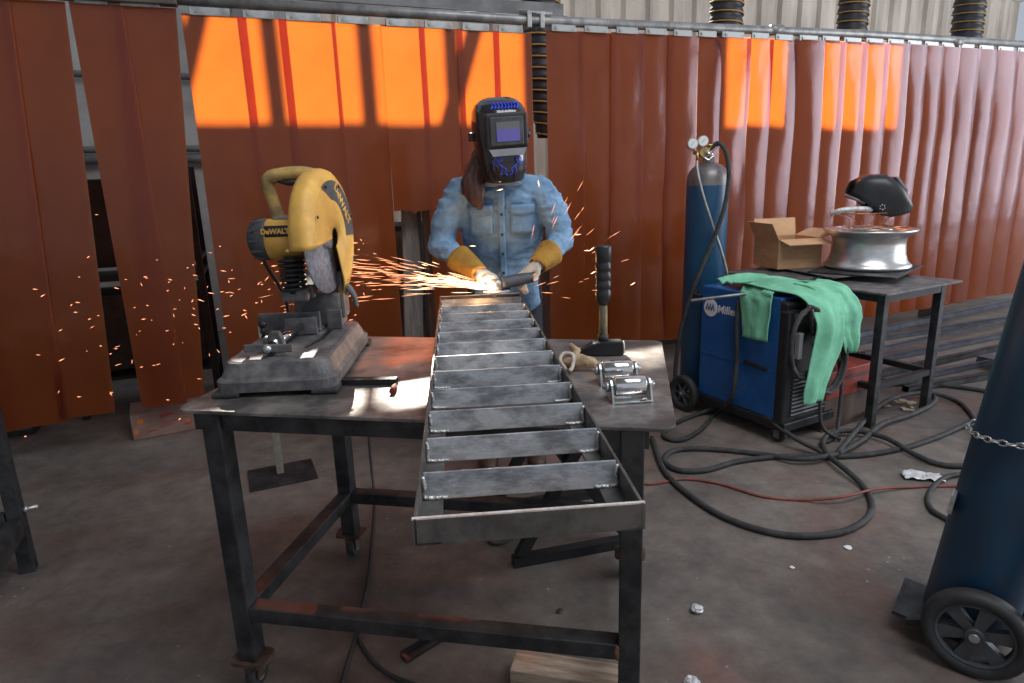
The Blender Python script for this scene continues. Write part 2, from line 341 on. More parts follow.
def tag(o, label=None, cat=None, group=None, kind=None):
    if label: o['label'] = label
    if cat: o['category'] = cat
    if group: o['group'] = group
    if kind: o['kind'] = kind
    return o
def thing(name, label, cat, loc=(0, 0, 0), rz=0.0, group=None):
    o = bpy.data.objects.new(name, None); COL.objects.link(o); o.location = loc; o.rotation_euler = (0, 0, rz); o.empty_display_size = .1
    return tag(o, label, cat, group)
def struct(name, mb, m_, **k): return tag(mb.build(name, m_, **k), kind='structure')
def copy_tree(o, parent=None):
    c = o.copy(); COL.objects.link(c)
    if parent is not None: c.parent = parent
    for ch in list(o.children): copy_tree(ch, c)
    return c
def RZ(a): return Matrix.Rotation(a, 4, 'Z')
def RX(a): return Matrix.Rotation(a, 4, 'X')
def RY(a): return Matrix.Rotation(a, 4, 'Y')
def TR(*v): return Matrix.Translation(v if len(v) == 3 else v[0])

def text_mesh(txt, size, name, m_, parent, T, depth=0.001, bold=0.0, shear=0.0):
    cu = bpy.data.curves.new(name, 'FONT'); cu.body = txt; cu.size = size; cu.extrude = depth; cu.offset = bold; cu.shear = shear
    cu.align_x = 'CENTER'; cu.align_y = 'CENTER'; cu.resolution_u = 3
    tmp = bpy.data.objects.new('t', cu); COL.objects.link(tmp)
    dg = bpy.context.evaluated_depsgraph_get(); me = bpy.data.meshes.new_from_object(tmp.evaluated_get(dg)); me.name = name
    bpy.data.objects.remove(tmp); bpy.data.curves.remove(cu)
    me.transform(T); me.materials.clear(); me.materials.append(M[m_])
    o = bpy.data.objects.new(name, me); COL.objects.link(o); o.parent = parent; return o

def blob(name, chains, voxel, m_, parent=None, off=None, smooth=4, disp=None):
    """one continuous skin from tapered chains: each chain is a list of (point, radius or (rx, ry, rz))"""
    bm = bmesh.new()
    def sph(c, r):
        rr = r if isinstance(r, (tuple, list)) else (r, r, r)
        q = bmesh.ops.create_icosphere(bm, subdivisions=2, radius=1)
        for v in q['verts']: v.co = Vector((v.co.x * rr[0] + c[0], v.co.y * rr[1] + c[1], v.co.z * rr[2] + c[2]))
    for ch in chains:
        for i, (p, r) in enumerate(ch):
            p = Vector(p)
            if i == len(ch) - 1: sph(p, r); break
            q, r2 = ch[i + 1]; q = Vector(q)
            ra = Vector(r if isinstance(r, (tuple, list)) else (r, r, r)); rb = Vector(r2 if isinstance(r2, (tuple, list)) else (r2, r2, r2))
            n = max(2, int((q - p).length / (0.35 * min(min(ra), min(rb)))) + 1)
            for k in range(n): t = k / n; sph(p.lerp(q, t), tuple(ra.lerp(rb, t)))
    me = bpy.data.meshes.new(name); bm.to_mesh(me); bm.free()
    tmp = bpy.data.objects.new('tmp', me); COL.objects.link(tmp)
    rm = tmp.modifiers.new('r', 'REMESH'); rm.mode = 'VOXEL'; rm.voxel_size = voxel; rm.use_smooth_shade = True
    sm = tmp.modifiers.new('s', 'SMOOTH'); sm.iterations = smooth; sm.factor = 0.6
    dg = bpy.context.evaluated_depsgraph_get(); me2 = bpy.data.meshes.new_from_object(tmp.evaluated_get(dg)); me2.name = name
    bpy.data.objects.remove(tmp); bpy.data.meshes.remove(me)
    if disp:
        ns = [v.normal.copy() for v in me2.vertices]
        for v, n in zip(me2.vertices, ns): v.co += n * disp(v.co, n)
    if off is not None: me2.transform(Matrix.Translation(-Vector(off)))
    for p in me2.polygons: p.use_smooth = True
    me2.materials.clear(); me2.materials.append(M[m_])
    o = bpy.data.objects.new(name, me2); COL.objects.link(o)
    if parent: o.parent = parent
    return o

# ------------------------------------------------------------------ curtain frame of reference
CA = Vector((-2.706, 3.313, 0)); CU = Vector((0.9308, 0.3656, 0)).normalized(); CN = Vector((CU.y, -CU.x, 0))  # CN faces the camera
def cp(s, n, z): v = CA + CU * s + CN * n; return Vector((v.x, v.y, z))
CANG = math.atan2(CU.y, CU.x)
CM = Matrix.Translation(CA) @ RZ(CANG)          # local x along curtain, local -y towards camera
def cl(s, n, z): return Vector((s, -n, z))

# ------------------------------------------------------------------ setting
mb = MB(); mb.box((1.5, 4.5, -0.05), (24, 22, 0.1)); struct('floor', mb, 'floor')
WG = 3.2; ZW0, ZW1, ZW2 = 3.92, 4.92, 5.6
# corrugated back wall: trapezoid ribs
def corrugated(s0, s1, z0, z1):
    mb = MB(); p = 0.34; prof = []; s = s0
    while s < s1:
        for ds, dn in ((0, 0), (.10, 0), (.14, .045), (.28, .045), (.32, 0)):
            if s + ds <= s1: prof.append((s + ds, dn))
        s += p
    prof = [(a, b) for a, b in prof]
    lo = [mb.bm.verts.new(cp(a, -WG + b, z0)) for a, b in prof]; hi = [mb.bm.verts.new(cp(a, -WG + b, z1)) for a, b in prof]
    lo2 = [mb.bm.verts.new(cp(a, -WG - .12, z0)) for a, b in (prof[0], prof[-1])]; hi2 = [mb.bm.verts.new(cp(a, -WG - .12, z1)) for a, b in (prof[0], prof[-1])]
    for i in range(len(prof) - 1): mb.bm.faces.new((lo[i], lo[i + 1], hi[i + 1], hi[i]))
    mb.bm.faces.new((lo2[0], lo2[1], hi2[1], hi2[0])); mb.bm.faces.new((lo[0], hi[0], hi2[0], lo2[0])); mb.bm.faces.new((lo[-1], lo2[1], hi2[1], hi[-1]))
    mb.bm.faces.new(hi + [hi2[1], hi2[0]]); mb.bm.faces.new(lo + [lo2[1], lo2[0]])
    return mb
struct('wall_back', corrugated(2.2, 13.0, 0, ZW0), 'wall')
mb = MB(); mb.box((0, 0, ZW0 / 2), (5.0, .12, ZW0)); bmesh.ops.transform(mb.bm, matrix=CM @ TR(-.3, WG + .02, 0), verts=mb.bm.verts); struct('wall_back_left', mb, 'block')
# upper wall with two bands of open windows
WINS = [(1.66, 3.76), (5.28, 7.12)]
mb = MB()
edges = [-2.8] + [v for w_ in WINS for v in w_] + [13.0]
for a, b in zip(edges[0::2], edges[1::2]):
    mb.box(((a + b) / 2, WG + .04, (ZW0 + ZW1) / 2), (b - a, .12, ZW1 - ZW0))
mb.box(((-2.8 + 13) / 2, WG + .04, (ZW1 + ZW2) / 2), (15.8, .12, ZW2 - ZW1))
bmesh.ops.transform(mb.bm, matrix=CM, verts=mb.bm.verts); struct('wall_upper', mb, 'block')
for i, (a, b) in enumerate(WINS):
    mb = MB()
    for z in (ZW0 + .03, ZW1 - .03): mb.box(((a + b) / 2, WG + .04, z), (b - a, .14, .06))
    n = 4 if i == 0 else 2
    for k in range(n + 1): mb.box((a + (b - a) * k / n, WG + .04, (ZW0 + ZW1) / 2), (.07, .12, ZW1 - ZW0))
    bmesh.ops.transform(mb.bm, matrix=CM, verts=mb.bm.verts); struct('window_%d' % (i + 1), mb, 'glass')
# side end of the aisle on the left
mb = MB(); mb.box((-2.75, 1.6, ZW2 / 2), (.1, 3.3, ZW2)); bmesh.ops.transform(mb.bm, matrix=CM, verts=mb.bm.verts); struct('wall_left', mb, 'block')
mb = MB(); mb.box((-4.6, -.6, ZW2 / 2), (.15, 8.0, ZW2)); struct('wall_side', mb, 'block')
mb = MB(); mb.box((1.5, -.2, ZW2 + .05), (12.4, 7.4, .1)); struct('ceiling', mb, 'block')
# diagonal braces and pipes fixed to the back wall
def brace(no, s0, z0, s1, z1, n, w_=.10):
    mb = MB(); mb.bar(cp(s0, n, z0), cp(s1, n, z1), w_, w_); struct('trim_%d' % no, mb, 'beam')
brace(1, 1.05, 2.30, 1.95, 4.85, -2.9); brace(2, 2.7, 2.6, 3.5, 4.85, -2.9); brace(3, 1.55, 2.6, 1.62, 4.85, -2.7, .09)
for i, z in enumerate((1.74, 1.83, 2.48)):
    mb = MB(); mb.tube([cp(-2.6, -WG + .16, z), cp(4.2, -WG + .16, z)], .03 if i else .045, 10)
    struct('trim_%d' % (4 + i), mb, 'beam')

# ------------------------------------------------------------------ curtain rail
root = thing('curtain_rail', 'long grey pipe rail carrying all the orange curtain strips', 'curtain rail', (CA.x, CA.y, 0), CANG)
mb = MB(); mb.tube([cl(1.02, .0, 2.415), cl(3.1, 0, 2.42), cl(6, 0, 2.475), cl(9.2, 0, 2.49)], .031, 14); mb.build('pipe', 'rail', root)
mb = MB(); mb.box((-.25, -.02, 2.425), (2.66, .07, .10), bevel=.004); mb.build('dark_beam', 'darkrail', root)
mb = MB(); mb.box((1.95, .16, 2.52), (2.9, .08, .09), bevel=.004); mb.box((1.95, .12, 2.475), (2.9, .10, .008)); mb.build('angle_beam', 'beam', root)
mb = MB()
for s in (3.08, 3.17): mb.box((s, 0, 2.42), (.03, .085, .10), bevel=.003)
mb.cyl((3.02, -.03, 2.46), (3.24, -.03, 2.46), .012); mb.build('joint_clamp', 'clip', root)
for s in (9.15, -1.4):
    mb = MB(); mb.box((s, .10, 1.235), (.05, .05, 2.47)); mb.build('support_post', 'beam', root)
for s in (5.1, 7.07):
    mb = MB(); mb.tube([cl(s - .05, 0, 2.46), cl(s + .05, 0, 2.466)], .038, 14); mb.build('pipe_sleeve', 'rail', root)

# ------------------------------------------------------------------ curtain strips
strips = [ # s0, s1 (top), shift of bottom, z top, z bottom, style, label
    (-.20, .09, -.12, 2.37, .19, 'flat', 'dark orange curtain strip at the extreme left, cut by the picture edge'),
    (.07, .335, -.13, 2.37, .20, 'flat', 'dark orange curtain strip, first from the left picture edge above the steel rack'),
    (.31, .562, -.12, 2.37, .22, 'flat', 'orange curtain strip just left of the narrow dark slit, its foot swung left'),
    (.600, .815, .0, 2.37, .22, 'flat', 'orange curtain strip just right of the narrow dark slit'),
    (.79, 1.06, -.15, 2.37, .24, 'flat', 'orange curtain strip hanging left of the wide gap beside the chop saw'),
    (1.10, 1.40, -.01, 2.345, .24, 'flat', 'sunlit curtain strip crossed by two diagonal shadows, right of the wide gap'),
    (1.375, 1.61, 0, 2.345, .24, 'flat', 'curtain strip behind the grip of the yellow chop saw'),
    (1.585, 1.872, 0, 2.345, .24, 'flat', 'half sunlit curtain strip directly behind the yellow saw guard'),
    (1.872, 2.135, -.01, 2.345, .24, 'flat', 'long curtain strip between the chop saw and the short torn strip'),
    (2.15, 2.395, 0, 2.345, 1.27, 'torn', 'short sunlit curtain strip torn off at chest height left of the welder'),
    (2.38, 2.635, 0, 2.345, .24, 'flat', 'bright orange curtain strip left of the welder head'),
    (2.615, 2.875, 0, 2.345, .24, 'flat', 'bright orange curtain strip directly behind the welding helmet'),
    (2.855, 3.10, 0, 2.345, .24, 'flat', 'curtain strip right of the helmet, last before the gap with the ribbed duct'),
    (3.218, 3.475, 0, 2.37, .22, 'flat', 'orange curtain strip right of the ribbed duct gap'),
    (3.455, 3.717, 0, 2.375, .22, 'flat', 'orange curtain strip behind the hammer on the table'),
    (3.70, 3.945, 0, 2.38, .21, 'flat', 'orange curtain strip second to the right of the one behind the hammer'),
    (3.925, 4.18, 0, 2.385, .20, 'flat', 'dull orange curtain strip just left of the pale sheened one near the gauges'),
    (4.16, 4.39, 0, 2.385, .19, 'bow', 'pale purple sheened curtain strip left of the gas cylinder gauges'),
    (4.37, 4.60, 0, 2.39, .18, 'kink', 'creased dark orange curtain strip directly behind the tall blue gas cylinder'),
    (4.56, 4.86, 0, 2.395, .17, 'kink', 'wavy dark orange curtain strip just right of the gas cylinder'),
    (4.84, 5.075, 0, 2.40, .17, 'bow', 'glowing orange curtain strip with a bright top, behind the left of the carton'),
    (5.06, 5.31, 0, 2.40, .16, 'bow', 'curtain strip with sunlit upper half above the open carton'),
    (5.30, 5.545, 0, 2.405, .16, 'louvre', 'curtain strip right of the dark slit above the open carton'),
    (5.53, 5.765, 0, 2.41, .16, 'louvre', 'curtain strip with a small puncture, left of the black spare helmet'),
    (5.75, 6.0, 0, 2.41, .155, 'louvre', 'curtain strip above the left edge of the wheel rim, upper half sunlit'),
    (5.985, 6.24, 0, 2.415, .155, 'louvre', 'curtain strip rising right behind the black spare helmet, upper half sunlit'),
    (6.225, 6.47, 0, 2.42, .15, 'louvre', 'last strip with a sunlit upper half, above the right of the spare helmet'),
    (6.455, 6.67, 0, 2.42, .15, 'louvre', 'shiny purple curtain strip just right of the sunlit row'),
    (6.655, 6.875, 0, 2.42, .155, 'louvre', 'shiny curtain strip second right of the sunlit row, with a dark stain near top'),
    (6.86, 7.075, 0, 2.42, .16, 'louvre', 'shiny curtain strip above the far right corner of the steel side table'),
    (7.06, 7.335, 0, 2.42, .165, 'louvre', 'shiny curtain strip left of the last dark slit on the right'),
    (7.325, 7.58, 0, 2.42, .17, 'louvre', 'shiny curtain strip right of the last dark slit, above the steel post'),
    (7.565, 7.865, 0, 2.42, .18, 'louvre', 'shiny curtain strip second from the right picture edge'),
    (7.84, 8.10, 0, 2.42, .19, 'louvre', 'curtain strip cut by the right picture edge with an orange lower stripe'),
    (8.08, 8.36, 0, 2.42, .19, 'louvre', 'curtain strip at the extreme right edge behind the leaning cylinder'),
]
for i, (s0, s1, sh, zt, zb, st, lab) in enumerate(strips):
    W_ = s1 - s0 + (.05 if st == 'louvre' else .02); sc = (s0 + s1) / 2
    alt = 0 if st == 'louvre' else (.006 if i % 2 else -.006)
    root = thing('curtain_strip', lab, 'curtain strip', cp(sc, 0, 0), CANG, 'orange welding curtain strips')
    rs = random.Random(i * 13 + 5)
    bulge = {'flat': .004, 'torn': .004, 'bow': .018, 'kink': .012, 'louvre': .034}[st] * rs.uniform(.85, 1.15)
    yaw = {'flat': .0, 'torn': 0, 'bow': -.012, 'kink': -.02, 'louvre': -.030}[st]
    ph = rs.uniform(0, 6); amp = .006 if st in ('flat', 'torn') else .010
    seed = rs.uniform(0, 50)
    def surf(u, v, W_=W_, sh=sh, zt=zt, zb=zb, bulge=bulge, yaw=yaw, ph=ph, amp=amp, st=st, seed=seed, alt=alt):
        x = (u - .5) * W_; z = zb + (zt - zb) * v
        if st == 'torn' and v < .001: z += .03 * noise.noise(Vector((u * 7, seed, 0)))
        low = 1 - v
        n = bulge * (1 - (2 * u - 1) ** 2) * (.35 + .65 * min(1, low * 4)) - yaw * (2 * u - 1) * min(1, .2 + low * 3)
        n += amp * math.sin(z * 2.3 + ph) * low + alt
        if st == 'kink': n += .03 * noise.noise(Vector((u * 2.2, z * 1.6, seed))) * min(1, low * 6); x += .02 * noise.noise(Vector((seed, z * 2.0, 0))) * (1 if u > .5 else .3)
        n += .004 * noise.noise(Vector((u * 3, z * 2, seed)))
        return Vector((x + sh * low, -n - (.02 if st == 'louvre' else 0), z))
    mb = MB(); mb.grid(surf, 11, 26); o = mb.build('vinyl_sheet', 'vinyl', root, solid=.0025); o.modifiers['solid'].use_rim = False
    mb = MB(); mb.box((-.02, -.018, zt + .012), (W_ * .62, .012, .042), bevel=.003); mb.cyl((-.02 - W_ * .2, -.03, zt + .01), (-.02 - W_ * .2, -.01, zt + .01), .008, 8)
    mb.build('hanger_plate', 'clip', root)

# ------------------------------------------------------------------ things behind the curtain
def ribbed_duct(s, n, z0, z1, r, label, bend=0.0, pinch=False):
    base = cp(s, n, z0)
    root = thing('ribbed_duct', label, 'duct', base, 0, 'black ribbed ducts above the curtain')
    K = int((z1 - z0) / .02)
    def fn(u, v, r=r):
        z = v * (z1 - z0); rr = r * (1 + .05 * math.sin(z / .085 * 2 * PI + u * 2 * PI))
        if pinch: rr *= min(1, .45 + z * 1.1)
        a = u * 2 * PI; off = bend * (1 - v) ** 2
        return Vector((rr * math.cos(a) + off, rr * math.sin(a), z))
    mb = MB(); mb.grid(fn, 24, K, True); mb.build('duct_skin', 'duct', root)
    pts = []; turns = (z1 - z0) / .085
    for k in range(int(turns * 14)):
        t = k / (turns * 14); z = t * (z1 - z0); a = -k / 14 * 2 * PI; rr = r * 1.055
        if pinch: rr *= min(1, .45 + z * 1.1)
        pts.append((rr * math.cos(a) + bend * (1 - t) ** 2, rr * math.sin(a), z))
    mb = MB(); mb.tube(pts, .0075, 5); mb.build('spiral_stripe', 'ductstripe', root)
ribbed_duct(3.68, -1.1, 1.78, 4.2, .15, 'black ribbed duct with yellow spiral hanging in the gap beside the welder', .02, True)
ribbed_duct(5.62, -1.2, 2.0, 4.4, .145, 'black ribbed duct with yellow spiral above the gas cylinder')
ribbed_duct(7.2, -1.2, 2.0, 4.6, .14, 'black ribbed duct with yellow spiral above the spare helmet')
ribbed_duct(8.9, -1.2, 2.0, 4.6, .15, 'black ribbed duct with yellow spiral nearest the top right corner', .03)

# dark machine behind the left gaps
root = thing('shelf_rack', 'dark cluttered steel rack seen through the narrow slit left of the saw', 'rack', cp(.55, -.9, 0), CANG)
mb = MB(); mb.box((0, 0, .55), (.75, .45, .5), bevel=.01); mb.box((0, 0, 1.25), (.7, .42, .55), bevel=.01); mb.build('cabinet', 'darkgear', root)
for x in (-.4, .4):
    for y in (-.24, .24):
        mb = MB(); mb.box((x, y, .8), (.04, .04, 1.6)); mb.build('upright', 'black_steel', root)
for z in (.25, .9, 1.0): 
    mb = MB(); mb.box((0, 0, z), (.84, .5, .02)); mb.build('shelf', 'black_steel', root)
root = thing('drill_press', 'dark upright machine seen through the wide gap beside the saw', 'machine', cp(1.42, -.75, 0), CANG)
mb = MB(); mb.box((0, 0, .06), (.42, .45, .12), bevel=.02); mb.cyl((0, 0, .12), (0, 0, 1.5), .05); mb.build('column', 'darkgear', root)
mb = MB(); mb.box((-.1, -.05, 1.48), (.3, .5, .3), bevel=.05); mb.cyl((-.05, -.22, 1.1), (-.05, -.22, 1.35), .045); mb.build('drill_head', 'darkgear', root)
mb = MB(); mb.box((-.08, -.12, .9), (.34, .34, .05), bevel=.01); mb.build('work_table', 'black_steel', root)
mb = MB(); mb.bar((.12, -.12, 1.55), (.34, -.12, .3), .06, .03); mb.build('stay', 'beam', root)
# dark cabinets added in the aisle to dim light through the curtain foot
for s_, w_, h_, lab in ((-.55, .9, 1.30, 'dark cabinet added to shade the curtain foot at the extreme left'), (2.35, 1.0, 1.15, 'dark cabinet added for shade behind the grey boards and the torn strip'),
                    (3.6, .9, 1.25, 'dark cabinet added for shade low in the gap right of the welder'), (5.0, 1.3, 1.1, 'dark cabinet added to shade the curtain behind the blue gas cylinder')):
    root = thing('shade_cabinet', lab, 'cabinet', cp(s_, -.75, 0), CANG, 'added cabinets shading the curtain foot')
    mb = MB(); mb.box((0, 0, h_ / 2), (w_, .5, h_), bevel=.006); mb.build('cabinet_body', 'darkgear', root)
    for q in (-1, 1):
        mb = MB(); mb.box((q * w_ / 4, -.256, h_ / 2), (w_ / 2 - .02, .012, h_ - .08), bevel=.003); d_ = mb.build('door', 'beam', root)
        mb = MB(); mb.box((q * .04, -.27, h_ * .55), (.012, .02, .12)); mb.build('handle', 'zinc', d_)
# grey boards behind the torn strip
for k, (ds, tilt, hh, lab) in enumerate(((2.26, .05, 1.42, 'narrow grey weathered board standing behind the torn curtain strip, left one'), (2.50, .02, 1.46, 'wide grey weathered board standing behind the torn curtain strip, right one'))):
    root = thing('grey_board', lab, 'board', cp(ds, -.16 - .05 * k, 0), CANG, 'boards behind the torn strip')
    mb = MB(); mb.box((0, 0, hh / 2), (.13 + .13 * k, .03, hh), RY(tilt) if k == 0 else None, bevel=.004); mb.build('board', 'greywood', root)
    mb = MB(); mb.tube([(.06 + .02 * k, -.03, hh - .02), (.075 + .06 * k, -.04, hh * .75), (.08 + .06 * k, -.035, hh * .45), (.09 + .05 * k, -.03, .1)], .011, 8, smooth=6); mb.build('cord', 'rubber', root)

# ------------------------------------------------------------------ welding table
TA = -0.190; TW, TD, TH = 1.282, 0.822, 0.88
T0 = Vector((-0.893, 1.592, 0))
tx = Vector((math.cos(TA), math.sin(TA), 0)); ty = Vector((-math.sin(TA), math.cos(TA), 0))
root = thing('welding_table', 'steel plate welding table on casters under the ladder frame', 'table', T0, TA)
def rrect(x0, y0, x1, y1, r, n=6):
    P = []
    for cx, cy, a in ((x1 - r, y0 + r, -PI / 2), (x1 - r, y1 - r, 0), (x0 + r, y1 - r, PI / 2), (x0 + r, y0 + r, PI)):
        for k in range(n + 1): t = a + PI / 2 * k / n; P.append((cx + r * math.cos(t), cy + r * math.sin(t)))
    return P
mb = MB(); mb.prism(rrect(0, 0, TW, TD, .035), TH - .010, TH); mb.build('table_top', 'tabletop', root, bevel=.002)
mb = MB()
for a, b in (((.04, .045), (TW - .06, .045)), ((.04, TD - .06), (TW - .06, TD - .06)), ((.09, .045), (.09, TD - .06)), ((TW - .09, .045), (TW - .09, TD - .06))):
    mb.bar((*a, TH - .036), (*b, TH - .036), .05, .05)
mb.build('apron_frame', 'leg', root)
LX = (.095, TW - .098); LY = (.035, TD - .095)
for i, x in enumerate(LX):
    for j, y in enumerate(LY):
        mb = MB(); mb.box((x, y, (.105 + TH - .012) / 2), (.055, .055, TH - .012 - .105), bevel=.004)
        lg = mb.build('leg', 'leg', root)
        mb = MB(); mb.prism(rrect(x - .055, y - .04, x + .055, y + .04, .02), .093, .105)
        mb.cyl((x, y, .075), (x, y, .093), .022); mb.prism([(-.0, -.0), (.03, 0), (.022, -.045), (.008, -.045)], -.002, .002, TR(x - .018, y - .02, .078) @ RX(PI / 2))
        for q in (-.02, .02): mb.box((x + q, y, .058), (.004, .035, .05))
        c = mb.build('caster_fork', 'caster', root)
        mb = MB(); mb.cyl((x - .015, y + .008, .038), (x + .015, y + .008, .038), .037, 22); mb.build('caster_wheel', 'rubber', c)
        mb = MB(); mb.cyl((x - .0165, y + .008, .038), (x + .0165, y + .008, .038), .018, 14); mb.build('wheel_hub', 'zinc', c)
ZB = .262
for a, b in (((LX[0] + .0275, LY[0]), (LX[1] - .0275, LY[0])), ((LX[0] + .0275, LY[1]), (LX[1] - .0275, LY[1])), ((LX[0], LY[0] + .0275), (LX[0], LY[1] - .0275)), ((LX[1], LY[0] + .0275), (LX[1], LY[1] - .0275))):
    mb = MB(); mb.bar((*a, ZB), (*b, ZB), .05, .045, bevel=.003); mb.build('stretcher', 'leg', root)
mb = MB(); mb.tube([(LX[1] - .029, LY[0] - .02, ZB - .02), (LX[1] - .031, LY[0] - .024, ZB + .0), (LX[1] - .029, LY[0] - .02, ZB + .02)], .007, 8, smooth=4); mb.build('rusty_weld', 'rusty', root)
mb = MB(); mb.prism([(0, 0), (-.11, 0), (0, -.13)], -.004, .004, TR(LX[1] - .028, LY[0], TH - .06) @ RX(PI / 2)); mb.build('gusset', 'leg', root)
mb = MB()
for k in range(9):
    x = .12 + (TW - .25) * (k / 8); mb.tube([(x - .012, .018, TH - .013), (x + .012, .018, TH - .013)], .004, 6)
mb.build('weld_tacks', 'weld', root)

# ------------------------------------------------------------------ ladder frame
LA = 0.0798
lroot = thing('steel_ladder', 'unfinished ladder frame of steel flat bars lying across the welding table', 'ladder', (0.02, 0.915, TH + .001), LA)
LL, LW = 2.02, .362
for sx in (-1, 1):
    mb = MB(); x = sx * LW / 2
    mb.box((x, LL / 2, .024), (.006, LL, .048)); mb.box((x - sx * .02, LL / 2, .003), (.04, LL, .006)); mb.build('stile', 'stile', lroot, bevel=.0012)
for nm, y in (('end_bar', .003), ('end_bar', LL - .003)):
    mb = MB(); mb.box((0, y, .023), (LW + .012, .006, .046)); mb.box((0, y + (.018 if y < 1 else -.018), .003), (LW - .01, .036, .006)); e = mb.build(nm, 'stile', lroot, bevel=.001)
    mb = MB(); mb.box((0, y, .0470), (LW + .010, .0058, .0025)); mb.build('edge_highlight', 'bright', e)  # pale strip painting the bright highlight along the bar's top edge
for k in range(12):
    y = .148 + k * .158; t = random.uniform(-.03, .03)
    mb = MB(); mb.box((0, y, .029), (LW - .012, .006, .050), RX(-.15 + t)); r_ = mb.build('rung', 'mill', lroot, bevel=.0015)
    for sx in (-1, 1):
        xx = sx * (LW / 2 - .006); rs = random.Random(k * 3 + sx)
        pts = [(xx, y - .006, .05), (xx - sx * .002, y - .008, .03), (xx, y - .007, .011), (xx - sx * .02, y - .008, .0085), (xx - sx * .042, y - .008, .009)]
        mb = MB(); mb.tube(pts, [.003, .0042, .0036, .0045, .0038, .003], 7, smooth=6); mb.build('weld_bead', 'weld', r_)

# ------------------------------------------------------------------ chop saw
sroot = thing('chop_saw', 'yellow and charcoal abrasive chop saw standing on the left of the welding table', 'saw', (-.668, 1.965, TH + .001), .045)
BX, BY, BH = .178, .285, .09
def ring(rx, ry, z, c=.05):
    return [(x, y, z) for x, y in rrect(-rx, -ry, rx, ry, c)]
mb = MB(); prev = None
for rx, ry, z in ((.166, .292, .014), (.166, .292, .042), (.156, .28, .05), (.152, .275, .062), (.142, .262, .088), (.134, .254, .092)):
    cur = [mb.bm.verts.new(p) for p in ring(rx, ry, z, .045)]
    if prev:
        for k in range(len(cur)): mb.bm.faces.new((prev[k], prev[(k + 1) % len(cur)], cur[(k + 1) % len(cur)], cur[k]))
    else: mb.bm.faces.new(cur[::-1])
    prev = cur
mb.bm.faces.new(prev); base = mb.build('base', 'castdust', sroot)
for x in (-1, 1):
    for y in (-1, 1):
        mb = MB(); mb.box((x * .134, y * .262, .0075), (.075, .065, .015), bevel=.005); mb.build('foot', 'rubber', base)
mb = MB(); mb.prism([(.045, -.12), (.057, -.12), (.082, -.02), (.080, .17), (.062, .17), (.065, -.02)], .0915, .0935); mb.build('blade_slot', 'blackplastic', base)
mb = MB(); mb.box((-.03, -.10, .0925), (.02, .22, .002)); mb.build('screw_slot', 'blackplastic', base)
mb = MB()
mb.box((-.055, .10, .125), (.20, .014, .066), RZ(.0), bevel=.003); mb.box((-.055, .115, .098), (.20, .05, .012), bevel=.003); mb.box((.022, .10, .12), (.012, .05, .055), bevel=.002)
mb.box((.085, .125, .125), (.05, .012, .066), bevel=.003)
mb.build('fence', 'castdust', sroot)
mb = MB(); mb.box((-.005, .045, .122), (.10, .012, .055), RZ(.12), bevel=.003); mb.build('vise_jaw', 'castdust', sroot)
mb = MB(); mb.cyl((-.025, -.19, .122), (-.005, .045, .122), .0125, 16); mb.build('vise_screw', 'chrome', sroot)
mb = MB(); mb.prism([(-.03, 0), (.03, 0), (.022, .04), (.012, .062), (-.012, .062), (-.022, .04)], -.012, .012, TR(-.022, -.165, .092) @ RX(PI / 2)); mb.box((-.048, -.165, .115), (.012, .035, .05), bevel=.003)
mb.build('vise_nut_block', 'castdust', sroot)
mb = MB(); mb.box((-.028, -.215, .118), (.135, .012, .022), RY(.03), bevel=.003); cr_ = mb.build('crank_handle', 'castdust', sroot)
mb = MB(); mb.ball((-.028, -.224, .118), .013, 2); mb.build('crank_bolt', 'zinc', cr_)
mb = MB(); mb.tube([(-.118, .02, .093), (-.118, .02, .135)], .006, 8); mb.ball((-.118, .02, .140), .014, 2); mb.build('lock_knob', 'blackplastic', sroot)
# pivot tower
mb = MB(); mb.box((.03, .20, .15), (.15, .09, .12), bevel=.012); mb.box((-.045, .2, .2), (.02, .08, .16), bevel=.008); mb.box((.105, .2, .2), (.02, .08, .16), bevel=.008)
mb.build('pivot_tower', 'castdust', sroot)
mb = MB(); mb.box((.0, .12, .25), (.09, .13, .05), RX(.35), bevel=.01); mb.box((-.01, .04, .225), (.085, .03, .04), bevel=.008); mb.build('arm', 'castdust', sroot)
pts = []
for k in range(7 * 14 + 1):
    a = k / 14 * 2 * PI; pts.append((-.012 + .036 * math.cos(a), .045 + .036 * math.sin(a), .235 + .105 * k / (7 * 14)))
mb = MB(); mb.tube(pts, .0058, 7); mb.cyl((-.012, .045, .23), (-.012, .045, .345), .022); mb.build('return_spring', 'blackplastic', sroot)
mb = MB(); mb.tube([(.11, .20, .20), (.13, .16, .225), (.155, .13, .20), (.165, .11, .165)], [.012, .012, .01, .006], 10, smooth=6); mb.build('release_lever', 'castdust', sroot)
# guard, wheel  (disc plane is local Y-Z, axis along X)
GC = Vector((.092, .095, .398)); GR = .212
def disc_T(): return TR(GC) @ RY(PI / 2) @ RZ(0)
# local lathe axis -> X ; lathe angle a: direction = (z: -cos?, y)
def gpoly(a0, a1, r, n=40): return [(r * math.cos(a0 + (a1 - a0) * k / n), r * math.sin(a0 + (a1 - a0) * k / n)) for k in range(n + 1)]
